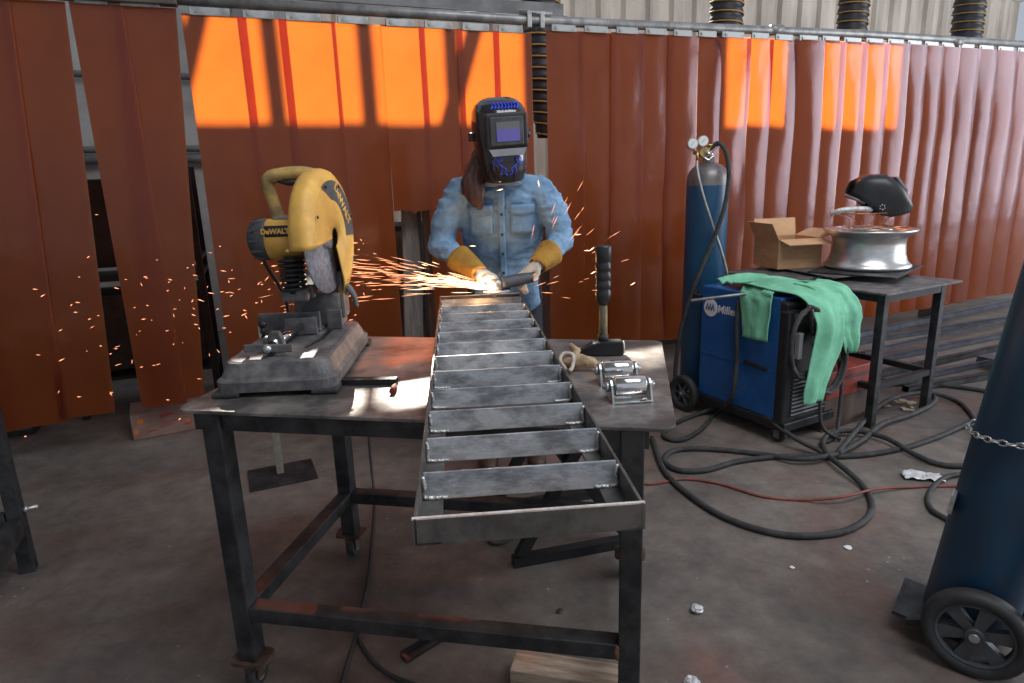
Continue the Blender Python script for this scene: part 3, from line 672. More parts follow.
# frame where poly x -> -Y (front), poly y -> Z, extrude -> X
GT = TR(GC) @ RZ(-.13) @ Matrix(((0, 0, 1, 0), (-1, 0, 0, 0), (0, 1, 0, 0), (0, 0, 0, 1)))
A0, A1 = math.radians(-6), math.radians(252)
prof = [(.03, .030), (.15, .030), (GR - .018, .024), (GR - .005, .014), (GR, 0), (GR, -.022), (GR - .006, -.036), (GR - .022, -.042), (.06, -.042), (.06, -.037), (GR - .026, -.037), (GR - .010, -.030), (GR - .006, -.020), (GR - .006, -.004), (GR - .010, .008), (GR - .022, .019), (.15, .025), (.03, .025)]
side_a1 = math.radians(225)
mb = MB(); mb.lathe(prof, 64, GT, A0, A1, closed_prof=True)
gd = mb.build('blade_guard', 'yellow', sroot)
mb = MB(); mb.lathe([(GR - .045, .0265), (GR - .040, .0305), (GR - .035, .0255)], 50, GT, A0 + .1, A1 - .2); mb.build('guard_rib', 'yellow', gd)
mb = MB(); mb.prism([(math.cos(a) * r, math.sin(a) * r) for a, r in [(math.radians(62 + k * 10), .176) for k in range(13)]] + [(math.cos(a) * r, math.sin(a) * r) for a, r in [(math.radians(182 - k * 12), .10 + .002 * k) for k in range(9)]], .0304, .0312, GT)
dec = mb.build('guard_decal', 'charcoal', gd)
GTt = GT @ Matrix(((-1, 0, 0, 0), (0, 1, 0, 0), (0, 0, -1, 0), (0, 0, 0, 1)))
text_mesh('DeWALT', .042, 'decal_lettering', 'yellow', dec, GT @ TR(-.088, .098, .032) @ RZ(math.radians(48)) @ Matrix.Scale(-1, 4, (1, 0, 0)) , .0006, .001)
for a in (25, 70, 110, 160, 210):
    mb = MB(); q = GT @ Vector((.165 * math.cos(math.radians(a)), .165 * math.sin(math.radians(a)), .034)); mb.cyl(q, q + Vector((.004, 0, 0)), .005, 10); mb.build('guard_rivet', 'blackplastic', gd)
mb = MB(); mb.lathe([(.0, -.008), (.178, -.008), (.178, -.003), (0, -.003)], 60, GT); mb.build('abrasive_wheel', 'abrasive', sroot)
mb = MB(); mb.cyl(GC + Vector((-.02, 0, 0)), GC + Vector((.012, 0, 0)), .035, 24); mb.build('wheel_flange', 'zinc', sroot)
mb = MB(); a = A0; e0 = GT @ Vector((GR * .99 * math.cos(A0), GR * .99 * math.sin(A0), -.044)); e1 = GT @ Vector((.09 * math.cos(A0), .09 * math.sin(A0), -.044)); mb.tube([e0, e1], .005, 8); mb.build('guard_edge_rod', 'yellow_dirty', sroot)
# motor
mc = GC + Vector((0, -.0, .0)); 
mb = MB(); mb.lathe([(0, -.0), (.058, 0), (.064, .008), (.064, .115), (.0, .115)], 32, TR(mc + Vector((-.185, 0, 0))) @ RY(PI / 2)); mot = mb.build('motor_housing', 'yellow', sroot)
mb = MB(); mb.lathe([(0, -.055), (.03, -.055), (.052, -.045), (.064, -.02), (.066, .0), (.066, .008), (0, .008)], 32, TR(mc + Vector((-.185, 0, 0))) @ RY(PI / 2))
for k in range(12):
    a = k / 12 * 2 * PI; mb.box(mc + Vector((-.205, .0635 * math.cos(a), .0635 * math.sin(a))), (.035, .006, .006))
mb.build('motor_end_cap', 'charcoal', sroot)
mb = MB(); mb.lathe([(0, 0), (.060, 0), (.068, .01), (.068, .05), (0, .05)], 28, TR(mc + Vector((-.075, 0, 0))) @ RY(PI / 2)); mb.box(mc + Vector((-.05, .0, .045)), (.05, .07, .05), bevel=.012); mb.build('gear_case', 'charcoal', sroot)
# brand strip on the motor, facing front
mb = MB(); mb.grid(lambda u, v: mc + Vector((-.172 + .10 * u, -.0648 * math.cos(-.32 + .62 * v), .0648 * math.sin(-.02 + .62 * v - .0) + .008)), 8, 8); mb.build('brand_plate', 'blackplastic', mot, solid=.001)
text_mesh('DeWALT', .0215, 'brand_lettering', 'yellow', mot, TR(mc + Vector((-.139, -.0668, .027))) @ RX(PI / 2 - .2), .0006, .0010)
# D handle
hp = [mc + Vector(v) for v in ((-.140, .0, .055), (-.150, -.005, .11), (-.160, -.01, .165), (-.150, -.01, .188), (-.11, -.008, .198), (-.06, -.006, .200), (-.02, -.004, .190), (.00, 0, .165), (.002, 0, .13))]
mb = MB(); mb.tube(hp, [.022, .018, .019, .022, .020, .020, .022, .022, .024], 14, smooth=6); hd = mb.build('top_handle', 'yellow_dirty', sroot)
mb = MB(); mb.tube([mc + Vector((-.13, -.008, .178)), mc + Vector((-.09, -.016, .172)), mc + Vector((-.06, -.012, .178))], [.006, .011, .006], 8, smooth=4); mb.build('trigger', 'blackplastic', hd)
mb = MB(); mb.box(mc + Vector((-.11, .0, .066)), (.09, .045, .012), bevel=.004); mb.build('handle_foot', 'greyledge', hd)
# power cord falling behind the table
mb = MB(); mb.tube([mc + Vector((-.21, .02, -.01)), mc + Vector((-.23, .08, -.08)), mc + Vector((-.2, .16, -.22)), (-.13, .33, .02)], .006, 8, smooth=8); mb.build('power_cord', 'rubber', sroot)

# ------------------------------------------------------------------ small things on the table
p = az(358, 384, TH)
root = thing('flat_bar', 'short black flat bar lying beside the saw base', 'metal bar', (p.x, p.y + .0, TH + .001), -.05)
mb = MB(); mb.box((.03, .0, .008), (.17, .028, .016)); mb.build('bar', 'black_steel', root, bevel=.001)
p = az(394, 391, TH)
root = thing('marker_pen', 'small dark marker with a silver tip on the table by the saw', 'marker', (p.x, p.y, TH + .001), .0)
mb = MB(); mb.cyl((0, -.03, .008), (0, .012, .008), .008, 14); mb.build('barrel', 'redtip', root)
mb = MB(); mb.cyl((0, .012, .008), (0, .04, .008), .006, 14, .003); mb.build('tip', 'chrome', root)

# hammer standing on its head
p = az(603, 355, TH)
root = thing('sledge_hammer', 'short sledge hammer standing upright on its head with black grip', 'hammer', (p.x, p.y, TH + .001), -.06)
mb = MB()
poly = [(-.075, .012), (-.068, .006), (-.03, .002), (.055, 0), (.064, .004), (.064, .044), (.055, .048), (-.01, .048), (-.04, .038), (-.07, .022)]
mb.prism(poly, -.021, .021, RX(PI / 2)); mb.build('hammer_head', 'black_steel', root, bevel=.005)
mb = MB(); mb.cyl((.0635, 0, .024), (.067, 0, .024), .0215, 16); mb.build('strike_face', 'bright', root)
mb = MB(); mb.tube([(.0, 0, .03), (0, 0, .19)], [.0145, .0125], 12); mb.build('handle_shaft', 'woodhandle', root)
mb = MB(); mb.tube([(.0, 0, .047), (0, 0, .068)], .017, 12); mb.build('handle_collar', 'rubber', root)
prof = [(0, .165), (.014, .165), (.019, .18)]
for k in range(4): prof += [(.0215, .19 + k * .028), (.0215, .209 + k * .028), (.0185, .213 + k * .028)]
prof += [(.0215, .303), (.0225, .345), (.021, .350), (0, .350)]
mb = MB(); mb.lathe(prof, 20, Matrix.Scale(1.12, 4, (1, 0, 0))); mb.build('rubber_grip', 'blackplastic', root)

# two bracketed rollers
def roller(px, py, rz, label):
    p = az(px, py, TH)
    root = thing('steel_roller', label, 'roller', (p.x, p.y, TH + .001), rz, 'bracketed rollers on the table')
    mb = MB(); mb.box((0, 0, .0025), (.10, .075, .005), bevel=.002)
    for s in (-1, 1):
        mb.prism([(-.0375, 0), (.0375, 0), (.02, .045), (.010, .055), (-.010, .055), (-.02, .045)], -.0025, .0025, TR(s * .05, 0, 0) @ RZ(PI / 2) @ RX(PI / 2))
    mb.build('bracket', 'zinc', root)
    mb = MB(); mb.lathe([(0, -.042), (.022, -.042), (.026, -.038), (.026, .038), (.022, .042), (0, .042)], 28, TR(0, 0, .036) @ RY(PI / 2)); mb.build('roller_drum', 'chrome', root)
    mb = MB(); mb.cyl((-.07, 0, .036), (.066, 0, .036), .006, 12)
    for s in (-.058, .056): mb.cyl((s - .005, 0, .036), (s + .005, 0, .036), .013, 6)
    mb.build('axle_bolt', 'zinc', root)
    mb = MB(); mb.tube([(.02, -.034, .006), (.03, -.036, .010), (.036, -.032, .006)], .003, 6, smooth=4); mb.build('weld_bead', 'weld', root)
roller(629, 399, .10, 'chrome roller in a zinc bracket, the one nearer the table front edge')
roller(617, 382, .05, 'chrome roller in a zinc bracket, the one behind, nearer the hammer')

# crumpled tan glove beside the ladder
p = az(585, 370, TH)
root = thing('leather_glove', 'crumpled tan leather glove lying between ladder and hammer', 'glove', (p.x, p.y, TH + .001))
def wr(c, n): return .0035 * noise.noise(c * 40)
blob('glove_palm', [[((-.045, .01, .022), (.03, .022, .02)), ((-.015, .0, .028), (.03, .022, .022)), ((.015, -.008, .022), (.024, .02, .017))], [((.01, -.005, .02), .014), ((.045, -.02, .015), .0125), ((.075, -.012, .014), .013)]], .004, 'tan', root, disp=wr)
blob('glove_finger', [[((-.03, .01, .03), .012), ((-.02, .04, .05), .011), ((-.035, .06, .06), .010)]], .004, 'tan', root, disp=wr)
mb = MB(); mb.tube([(-.06, -.035, .012), (-.075, -.01, .035), (-.06, .01, .05), (-.035, .0, .045), (-.04, -.03, .02), (-.05, -.045, .010)], .006, 8, smooth=6); mb.build('glove_loop', 'glove', root)

# ------------------------------------------------------------------ welder
PX, PY = -.03, 3.05
proot = thing('person', 'person in a light denim shirt and black welding helmet grinding the ladder end', 'person', (PX, PY, 0))
O_ = (PX, PY, 0)
shL, shR = Vector((-.212, 3.00, 1.388)), Vector((.148, 3.00, 1.383))
elL, elR = Vector((-.318, 2.99, 1.155)), Vector((.245, 2.99, 1.165))
wrL, wrR = Vector((-.150, 2.80, 1.055)), Vector((.135, 2.84, 1.075))
haL, haR = Vector((-.085, 2.76, 1.03)), Vector((.065, 2.80, 1.03))
hipL, hipR = Vector((-.12, 3.16, .92)), Vector((.06, 3.16, .92))
# continuous body under the clothes
blob('body', [
    [((PX, 3.15, .95), (.145, .10, .10)), ((PX, 3.12, 1.12), (.125, .09, .09)), ((PX, 3.05, 1.32), (.15, .10, .09)), ((PX, 3.02, 1.42), (.12, .07, .05)), ((PX + .01, 2.98, 1.50), .055), ((PX + .015, 2.93, 1.60), (.075, .095, .11)), ((PX + .015, 2.93, 1.64), (.078, .098, .10))],
    [((PX, 3.0, 1.38), .06), (shL, .055), (elL, .042), (wrL, .030)], [((PX, 3.0, 1.38), .06), (shR, .055), (elR, .042), (wrR, .030)],
    [(hipL, .085), ((-.13, 3.10, .50), .055), ((-.14, 3.15, .10), .038)], [(hipR, .085), ((.09, 3.12, .50), .055), ((.11, 3.18, .10), .038)],
    [((PX + .03, 2.84, 1.60), .014), ((PX + .032, 2.825, 1.585), .016)],
], .014, 'skin', proot, O_)
def shirt_disp(c, n):
    a = noise.noise(Vector((c.x * 7, c.y * 7, c.z * 20))); b = noise.noise(Vector((c.x * 26 + 5, c.y * 26, c.z * 44)))
    rim_ = (1 - abs(b)) ** 3
    arm = 1.0 if (c.x < -.2 or c.x > .15 or c.y < 2.93) else .45
    ridge = (1 - abs(a)) ** 3
    return arm * (.012 * ridge + .005 * rim_ - .007)
sh = blob('shirt', [
    [((PX, 3.13, .93), (.175, .115, .07)), ((PX, 3.11, 1.06), (.180, .120, .08)), ((PX, 3.05, 1.25), (.205, .125, .09)), ((PX, 3.02, 1.36), (.205, .115, .07)), ((PX, 3.01, 1.42), (.13, .08, .05)), ((PX, 3.0, 1.455), (.075, .07, .03))],
    [((PX - .05, 3.01, 1.41), .07), (shL, .072), ((-.275, 3.0, 1.29), .066), (elL, .057), (wrL.lerp(elL, .35), .047), (wrL.lerp(elL, .14), .037)],
    [((PX + .05, 3.01, 1.41), .07), (shR, .072), ((.21, 3.0, 1.29), .066), (elR, .057), (wrR.lerp(elR, .35), .047), (wrR.lerp(elR, .14), .037)],
    [((.06, 3.06, .96), (.075, .06, .05)), ((.095, 3.02, .87), (.050, .025, .03)), ((.09, 3.01, .84), (.02, .012, .02))],
    [((-.1, 3.06, .96), (.075, .06, .05)), ((-.12, 3.02, .88), (.05, .025, .02))],
], .0075, 'denim', proot, O_, smooth=5, disp=shirt_disp)
def on_front(x, z, dy=0):  # front of the torso
    t = (z - 1.05) / .3; yc = 3.11 - .08 * max(0, min(1, t)); ry = .125; rx = .185
    k = max(0.02, 1 - ((x - PX) / (rx * 1.1)) ** 2); return Vector((x - PX, yc - ry * math.sqrt(k) - .010 - dy - PY, z))
mb = MB(); mb.grid(lambda u, v: on_front(-.045 + .032 * u, .96 + .44 * v), 4, 24); mb.build('placket', 'denimseam', sh, solid=.006)
for z in (1.02, 1.11, 1.2, 1.29):
    mb = MB(); q = on_front(-.029, z, .004); mb.cyl(q, q + Vector((0, -.003, 0)), .006, 12); mb.build('button', 'blackplastic', sh)
for sx in (-1, 1):
    xc = -.029 + sx * .093
    mb = MB(); mb.grid(lambda u, v: on_front(xc - .052 + .104 * u, 1.20 + .115 * v, .001), 8, 8); pk = mb.build('chest_pocket', 'denim', sh, solid=.005)
    mb = MB(); mb.grid(lambda u, v: on_front(xc - .056 + .112 * u, 1.292 + .04 * v - .012 * (1 - v) * (1 - abs(2 * u - 1)), .005), 9, 4); mb.build('pocket_flap', 'denimseam', pk, solid=.005)
# collar
mb = MB(); mb.grid(lambda u, v: Vector((.01 + (.085 + .02 * (1 - v)) * math.sin(-2.4 + 4.8 * u), -.06 - (.065 + .02 * (1 - v)) * math.cos(-2.4 + 4.8 * u), 1.43 + .055 * v - .02 * math.cos(-2.4 + 4.8 * u))), 24, 5); mb.build('collar', 'denimseam', sh, solid=.006)
tr_ = blob('trousers', [[((PX, 3.16, .95), (.155, .115, .07)), ((PX, 3.16, .88), (.16, .12, .06))], [(hipL, .10), ((-.13, 3.10, .50), .075), ((-.14, 3.14, .10), .062)], [(hipR, .10), ((.09, 3.12, .50), .075), ((.11, 3.17, .10), .062)]], .014, 'trousers', proot, O_, disp=lambda c, n: .006 * noise.noise(c * 12))
for x, y in ((-.14, 3.12), (.11, 3.15)):
    b_ = blob('boot', [[((x, y + .03, .07), (.045, .05, .05)), ((x, y + .02, .12), .045)], [((x, y + .03, .045), (.045, .05, .04)), ((x, y - .08, .042), (.045, .05, .034)), ((x, y - .13, .038), (.04, .04, .03))]], .008, 'boots', proot, O_)
    mb = MB(); mb.box((x - PX, y - .045 - PY, .010), (.095, .29, .02), bevel=.008); mb.build('boot_sole', 'rubber', b_)
# gauntlets: cuff plus five-fingered hand
def hand(root, wrist, elbow, knuckle, curl, side, name='glove'):
    d = (knuckle - wrist).normalized(); up = Vector((0, 0, 1)); lat = d.cross(up).normalized() * side   # lat points to the thumb side (inwards)
    nrm = lat.cross(d).normalized() * side
    if nrm.z < 0: nrm = -nrm
    ch = [[(wrist, .033), (wrist.lerp(knuckle, .5), (.036, .034, .024)), (knuckle, (.035, .033, .020))]]
    for k, (o_, ln) in enumerate(((.030, .075), (.011, .085), (-.009, .080), (-.028, .064))):
        b0 = knuckle + lat * o_; c = curl[k]
        p1 = b0 + (d * math.cos(c * .5) - nrm * math.sin(c * .5)) * ln * .42
        p2 = p1 + (d * math.cos(c * 1.3) - nrm * math.sin(c * 1.3)) * ln * .34
        p3 = p2 + (d * math.cos(c * 2.0) - nrm * math.sin(c * 2.0)) * ln * .28
        ch.append([(b0 - d * .01, .0125), (p1, .0115), (p2, .0105), (p3, .0092)])
    t0 = wrist.lerp(knuckle, .35) + lat * .026; t1 = t0 + (lat * .7 + d * .6).normalized() * .034 - nrm * .008; t2 = t1 + (lat * .15 + d).normalized() * .030 - nrm * .012
    ch.append([(t0, .0145), (t1, .0125), (t2, .0105)])
    g = blob(name, ch, .0045, 'glove', root, O_, smooth=3, disp=lambda c, n: .0015 * noise.noise(c * 60))
    a = wrist.lerp(elbow, -.12); b = wrist.lerp(elbow, .46)
    dd = (b - a).normalized(); x_ = dd.orthogonal().normalized(); y_ = dd.cross(x_)
    def cf(u, v):
        r = .038 + .024 * v + .003 * math.sin(u * 2 * PI * 3 + v * 3); an = u * 2 * PI
        return a + (b - a) * v + x_ * math.cos(an) * r + y_ * math.sin(an) * r - Vector(O_)
    mb = MB(); mb.grid(cf, 28, 10, True); mb.build('gauntlet_cuff', 'cuff', g, solid=.004)
    return g
gl1 = hand(proot, wrL, elL, haL, (.75, .8, .85, .9), 1)
gl2 = hand(proot, wrR, elR, haR, (.8, .85, .9, .95), -1)
gl1['label'] = 'pale glove with mustard cuff lost in the sparks'; gl2['label'] = 'pale glove with mustard cuff steadying the grinder'

# hair
def hd_(c, n): return .006 * noise.noise(Vector((c.x * 60, c.y * 60, c.z * 8)))
blob('hair', [
    [((PX + .015, 2.96, 1.66), (.095, .105, .09)), ((PX - .03, 2.97, 1.58), (.075, .075, .08)), ((PX - .095, 2.93, 1.50), (.048, .045, .06)), ((PX - .120, 2.90, 1.43), (.055, .035, .06)), ((PX - .110, 2.885, 1.375), (.045, .028, .04)), ((PX - .095, 2.88, 1.34), (.02, .015, .03))],
    [((PX - .03, 3.0, 1.55), .07), ((PX - .085, 2.95, 1.47), .045), ((PX - .145, 2.93, 1.42), .03), ((PX - .16, 2.92, 1.385), .014)],
    [((PX + .06, 3.0, 1.58), .06), ((PX + .08, 2.99, 1.5), .04)],
], .007, 'hair', proot, O_, smooth=3, disp=hd_)

def helmet_shell(rows, nu=48, amax=1.75, pw=2.6):
    def fn(u, v):
        q = v * (len(rows) - 1); i = min(int(q), len(rows) - 2); t = q - i; t = t * t * (3 - 2 * t) if False else t
        z, wd, fr, bk = [rows[i][k] + (rows[i + 1][k] - rows[i][k]) * t for k in range(4)]
        a = -amax + 2 * amax * u; s_, c_ = math.sin(a), math.cos(a)
        rr = (abs(s_) ** pw + abs(c_) ** pw) ** (-1 / pw)
        return Vector((wd * s_ * rr, -(fr if c_ > 0 else bk) * c_ * rr, z))
    return fn
# helmet (worn)
hl = bpy.data.objects.new('welding_helmet', None); COL.objects.link(hl); hl.parent = proot
hl.scale = (.95, .95, .97); hl.location = (.004, 2.925 - PY, 1.61); hl.rotation_euler = (math.radians(7), math.radians(-3), math.radians(13))
rows = [(-.178, .082, .124, .03), (-.168, .096, .140, .05), (-.13, .107, .148, .06), (-.08, .113, .149, .07), (-.03, .116, .142, .08), (.03, .122, .138, .09), (.09, .122, .130, .10), (.125, .116, .112, .10), (.15, .102, .088, .09), (.168, .078, .060, .07), (.178, .045, .032, .04), (.180, .005, .004, .004)]
mb = MB(); mb.grid(helmet_shell(rows), 56, 60); shell = mb.build('helmet_shell', 'blackgloss', hl, solid=.004)
# chin rim
f_ = helmet_shell(rows)
mb = MB(); mb.tube([f_(k / 40, .01) for k in range(41)], .0075, 8); mb.build('chin_rim', 'greyledge', hl)
mb = MB(); mb.box((0, -.140, .045), (.192, .035, .148), bevel=.012, seg=3)
mb.build('window_frame', 'blackplastic', hl)
mb = MB(); mb.box((.0, -.158, .045), (.150, .006, .118), bevel=.004); mb.build('inner_frame', 'charcoal', hl)
mb = MB(); mb.box((.004, -.1615, .068), (.104, .004, .030)); mb.build('lens_upper_band', 'lens_top', hl)
mb = MB(); mb.box((.004, -.1615, .028), (.104, .004, .050)); mb.build('lens_lower_band', 'lens_low', hl)
mb = MB(); mb.prism([(-.085, 0), (.085, 0), (.07, -.03), (-.07, -.03)], -.002, .002, TR(0, -.155, -.028) @ RX(PI / 2 - .35)); mb.build('lower_ledge', 'greyledge', hl)
mb = MB()
for sx in (-1, 1):
    for q in ([(.035, -.158, -.07), (.045, -.150, -.085), (.03, -.155, -.10), (.012, -.157, -.112)], [(.035, -.156, -.07), (.055, -.146, -.065), (.062, -.142, -.08), (.052, -.147, -.10)],
              [(.045, -.150, -.085), (.06, -.142, -.09), (.066, -.136, -.11)], [(.03, -.155, -.10), (.034, -.154, -.12), (.03, -.153, -.135)], [(.012, -.157, -.112), (.016, -.154, -.13), (.006, -.153, -.14)],
              [(.075, -.128, -.05), (.085, -.118, -.07), (.082, -.118, -.10), (.088, -.112, -.12)]):
        mb.tube([(x * sx, y + .004, z) for x, y, z in q], .0022, 6, smooth=4)
    mb.tube([(sx * (.040 + .007 * math.cos(k)), -.155, -.072 + .007 * math.sin(k)) for k in [j * PI / 3 for j in range(6)]], .0022, 6, closed=True)
mb.build('chin_graphic', 'bluemark', hl); mb = MB()
for k in range(9):
    x = -.055 + .0145 * k; mb.tube([(x, -.118 + abs(x) * .25, .133), (x + .010, -.104 + abs(x) * .2, .145), (x + .002, -.088 + abs(x) * .2, .157)], .0035, 6, smooth=3)
mb.build('crown_graphic', 'bluemark', hl)
for sx in (-1, 1):
    mb = MB(); mb.cyl((sx * .118, .0, .02), (sx * .142, .0, .02), .019, 14); mb.build('side_knob', 'blackplastic', hl)

# angle grinder held in the gloves
g0 = (haL + haR) / 2 + Vector((.0, -.045, -.025))
root = thing('angle_grinder', 'small angle grinder held in both gloves at the ladder end', 'grinder', g0, .25)
mb = MB(); mb.tube([(.13, .02, .02), (.05, .01, .012), (-.03, 0, .005)], [.022, .027, .026], 16, smooth=5); mb.build('grinder_body', 'charcoal', root)
mb = MB(); mb.lathe([(0, -.022), (.024, -.022), (.026, .01), (.02, .022), (0, .022)], 20, TR(-.05, 0, .0)); mb.build('gear_head', 'zinc', root)
mb = MB(); mb.lathe([(0, -.002), (.058, -.002), (.058, .002), (0, .002)], 36, TR(-.052, 0, -.028)); mb.build('grinding_disc', 'abrasive', root)
mb = MB(); mb.lathe([(.03, 0), (.062, 0), (.062, -.012)], 24, TR(-.052, 0, -.018), 0, PI); mb.build('disc_guard', 'black_steel', root, solid=.002)

# ------------------------------------------------------------------ sparks
rs = random.Random(11)
mb = MB()
SP = Vector((-.03, 2.72, .975))
def streak(p, d, L_, r, i=0):
    d = d.normalized(); x = d.orthogonal().normalized(); y = d.cross(x); bm_ = mb.bm
    a = bm_.verts.new(p - d * L_ / 2); b = bm_.verts.new(p + d * L_ / 2)
    c = [bm_.verts.new(p + d * L_ * .1 + (x * math.cos(k * 2 * PI / 3) + y * math.sin(k * 2 * PI / 3)) * r) for k in range(3)]
    for k in range(3):
        for q in (a, b):
            f = bm_.faces.new((c[k], c[(k + 1) % 3], q)); f.material_index = i
for k in range(330):   # dense jet to the left
    t = rs.random() ** 1.25; dist = .05 + t * .95
    ang = rs.gauss(.27, .075); spread = rs.gauss(0, .10)
    d = Vector((-1, spread, ang)).normalized(); p = SP + d * dist; p.z += -.18 * dist * dist + .03 * rs.gauss(0, 1) * dist
    v = Vector((-1, spread, ang - .36 * dist)).normalized()
    streak(p, v, rs.uniform(.02, .12) * (1.25 - t * .6), rs.uniform(.0007, .0015), 1 if t < .35 else 0)
for k in range(150):   # scattered far sparks
    dist = rs.uniform(.6, 2.1); d = Vector((-1, rs.gauss(.12, .12), rs.gauss(.10, .10))).normalized(); p = SP + d * dist; p.z += -.10 * dist * dist + rs.gauss(.04, .08)
    if p.z < .1: continue
    v = Vector((-1, rs.gauss(0, .2), rs.gauss(-.1, .25)))
    if rs.random() < .35: v = Vector((rs.gauss(0, 1), rs.gauss(0, 1), rs.gauss(0, 1)))
    streak(p, v, rs.uniform(.010, .034), rs.uniform(.0011, .0024))
for k in range(26):    # to the right and above the hands
    a = rs.uniform(-.3, 1.4); dist = rs.uniform(.05, .5); d = Vector((math.cos(a), rs.gauss(0, .2), math.sin(a) * .8 + .1)).normalized(); p = SP + Vector((.08, .0, .0)) + d * dist
    streak(p, d, rs.uniform(.02, .07), rs.uniform(.0007, .0014))
for v in ((.34, 2.8, 1.13), (.36, 2.8, 1.135), (.37, 2.82, 1.03), (.56, 2.9, .96), (.30, 2.8, 1.2), (-.155, 2.75, 1.17), (-.03, 2.72, 1.4), (.13, 2.7, 1.42)):
    streak(Vector(v), Vector((rs.gauss(0, 1), 0, rs.gauss(0, .5))), .03, .0022, 1)
sp = mb.build('grinding_sparks', ['sparks', 'sparkcore']); tag(sp, 'shower of glowing orange grinding sparks flying left from the gloves', 'sparks', kind='stuff')
lamp('spark_glow', 'POINT', (-.10, 2.70, 1.0), 5.0, (1.0, .55, .25), shadow_soft_size=.04)

# ------------------------------------------------------------------ welding machine
MX = .495; mX = Vector((math.cos(MX), math.sin(MX), 0)); mY = Vector((-math.sin(MX), math.cos(MX), 0))
MO = Vector((1.43, 3.22, 0)) + mX * .20 + mY * .31
mroot = thing('welding_machine', 'blue wheeled wire welder with black front and white lettering', 'welding machine', MO, MX)
mb = MB(); mb.box((0, .02, .465), (.40, .56, .67), bevel=.008); mb.build('blue_body', 'blue', mroot)
mb = MB(); mb.box((0, -.285, .43), (.405, .06, .62), bevel=.012); mb.box((0, -.262, .755), (.398, .07, .06), RX(.3), bevel=.01); front = mb.build('front_panel', 'blackplastic', mroot)
for k in range(11):
    mb = MB(); mb.box((.01, -.319, .16 + k * .022), (.30, .010, .010), RX(-.5)); mb.build('vent_louvre', 'charcoal', front)
for x, z, r in ((-.11, .60, .022), (.0, .62, .02), (.10, .60, .022), (.12, .5, .014)):
    mb = MB(); mb.cyl((x, -.315, z), (x, -.34, z), r, 18, r * .85); mb.build('control_knob', 'greyledge' if r < .02 else 'charcoal', front)
mb = MB(); mb.box((-.02, -.317, .69), (.28, .004, .06), bevel=.001); mb.build('display_strip', 'charcoal', front)
mb = MB(); mb.box((0, .0, .105), (.42, .68, .05), bevel=.006); mb.box((0, .40, .10), (.40, .26, .02)); mb.build('undercarriage', 'black_steel', mroot)
mb = MB(); mb.box((-.2015, .02, .395), (.004, .55, .012), bevel=.001); mb.build('side_trim', 'blue', mroot)
mb = MB(); mb.bar((-.206, -.20, .40), (-.206, -.05, .415), .022, .018, bevel=.004); mb.build('side_handle', 'blackplastic', mroot)
mb = MB(); mb.tube([(-.17, .33, .72), (-.17, .40, .74), (0, .41, .745), (.17, .40, .74), (.17, .33, .72)], .013, 10, smooth=6); mb.build('rear_handle', 'blackplastic', mroot)
LT = TR(-.2015, .0, 0) @ RZ(-PI / 2) @ RX(PI / 2)   # text plane on the left side: x -> -Y, y -> Z
text_mesh('Miller', .064, 'brand_lettering', 'white', mroot, TR(-.2025, .098, .675) @ RZ(-PI / 2) @ RX(PI / 2), .0006, .0012, .12)
mb = MB(); mb.cyl((-.2005, .225, .675), (-.2032, .225, .675), .052, 30); lg = mb.build('brand_roundel', 'white', mroot)
mb = MB(); 
for s in (-1, 0, 1): mb.tube([(-.2042, .225 + .022 * s + .012, .66), (-.2042, .225 + .022 * s, .70), (-.2042, .225 + .022 * s - .010, .66)], .0035, 6)
mb.build('roundel_mark', 'blue', lg)
for sx in (-1, 1):
    T = TR(sx * .245, .375, .115) @ RY(PI / 2 * sx)
    mb = MB(); mb.lathe([(.075, -.022), (.105, -.022), (.112, -.012), (.112, .012), (.105, .022), (.075, .022)], 36, T, closed_prof=True); wh = mb.build('rear_wheel', 'rubber', mroot)
    mb = MB(); mb.cyl((sx * .235, .375, .115), (sx * .268, .375, .115), .022, 18)
    for k in range(6):
        a = k * PI / 3; mb.bar((sx * .250, .375 + .018 * math.cos(a), .115 + .018 * math.sin(a)), (sx * .250, .375 + .08 * math.cos(a), .115 + .08 * math.sin(a)), .012, .028, up=(1, 0, 0))
    mb.lathe([(.07, -.016), (.08, -.016), (.08, .016), (.07, .016)], 30, T, closed_prof=True)
    mb.build('wheel_spokes', 'charcoal', wh)
    mb = MB(); mb.cyl((sx * .266, .375, .115), (sx * .272, .375, .115), .009, 12); mb.build('axle_cap', 'zinc', wh)
    T2 = (sx * .16, -.27)
    mb = MB(); mb.box((T2[0], T2[1] - .01, .075), (.05, .035, .012))
    for q in (-.018, .018): mb.box((T2[0] + q, T2[1], .05), (.004, .035, .055))
    fk = mb.build('caster_fork', 'woodpost', mroot)
    mb = MB(); mb.cyl((T2[0] - .014, T2[1], .045), (T2[0] + .014, T2[1], .045), .045, 22); mb.build('caster_wheel', 'rubber', fk)
mb = MB(); mb.cyl((-.24, .375, .115), (.24, .375, .115), .009, 12); mb.build('axle', 'zinc', mroot)

def mw(x, y, z): v = MO + mX * x + mY * y; return Vector((v.x, v.y, z))
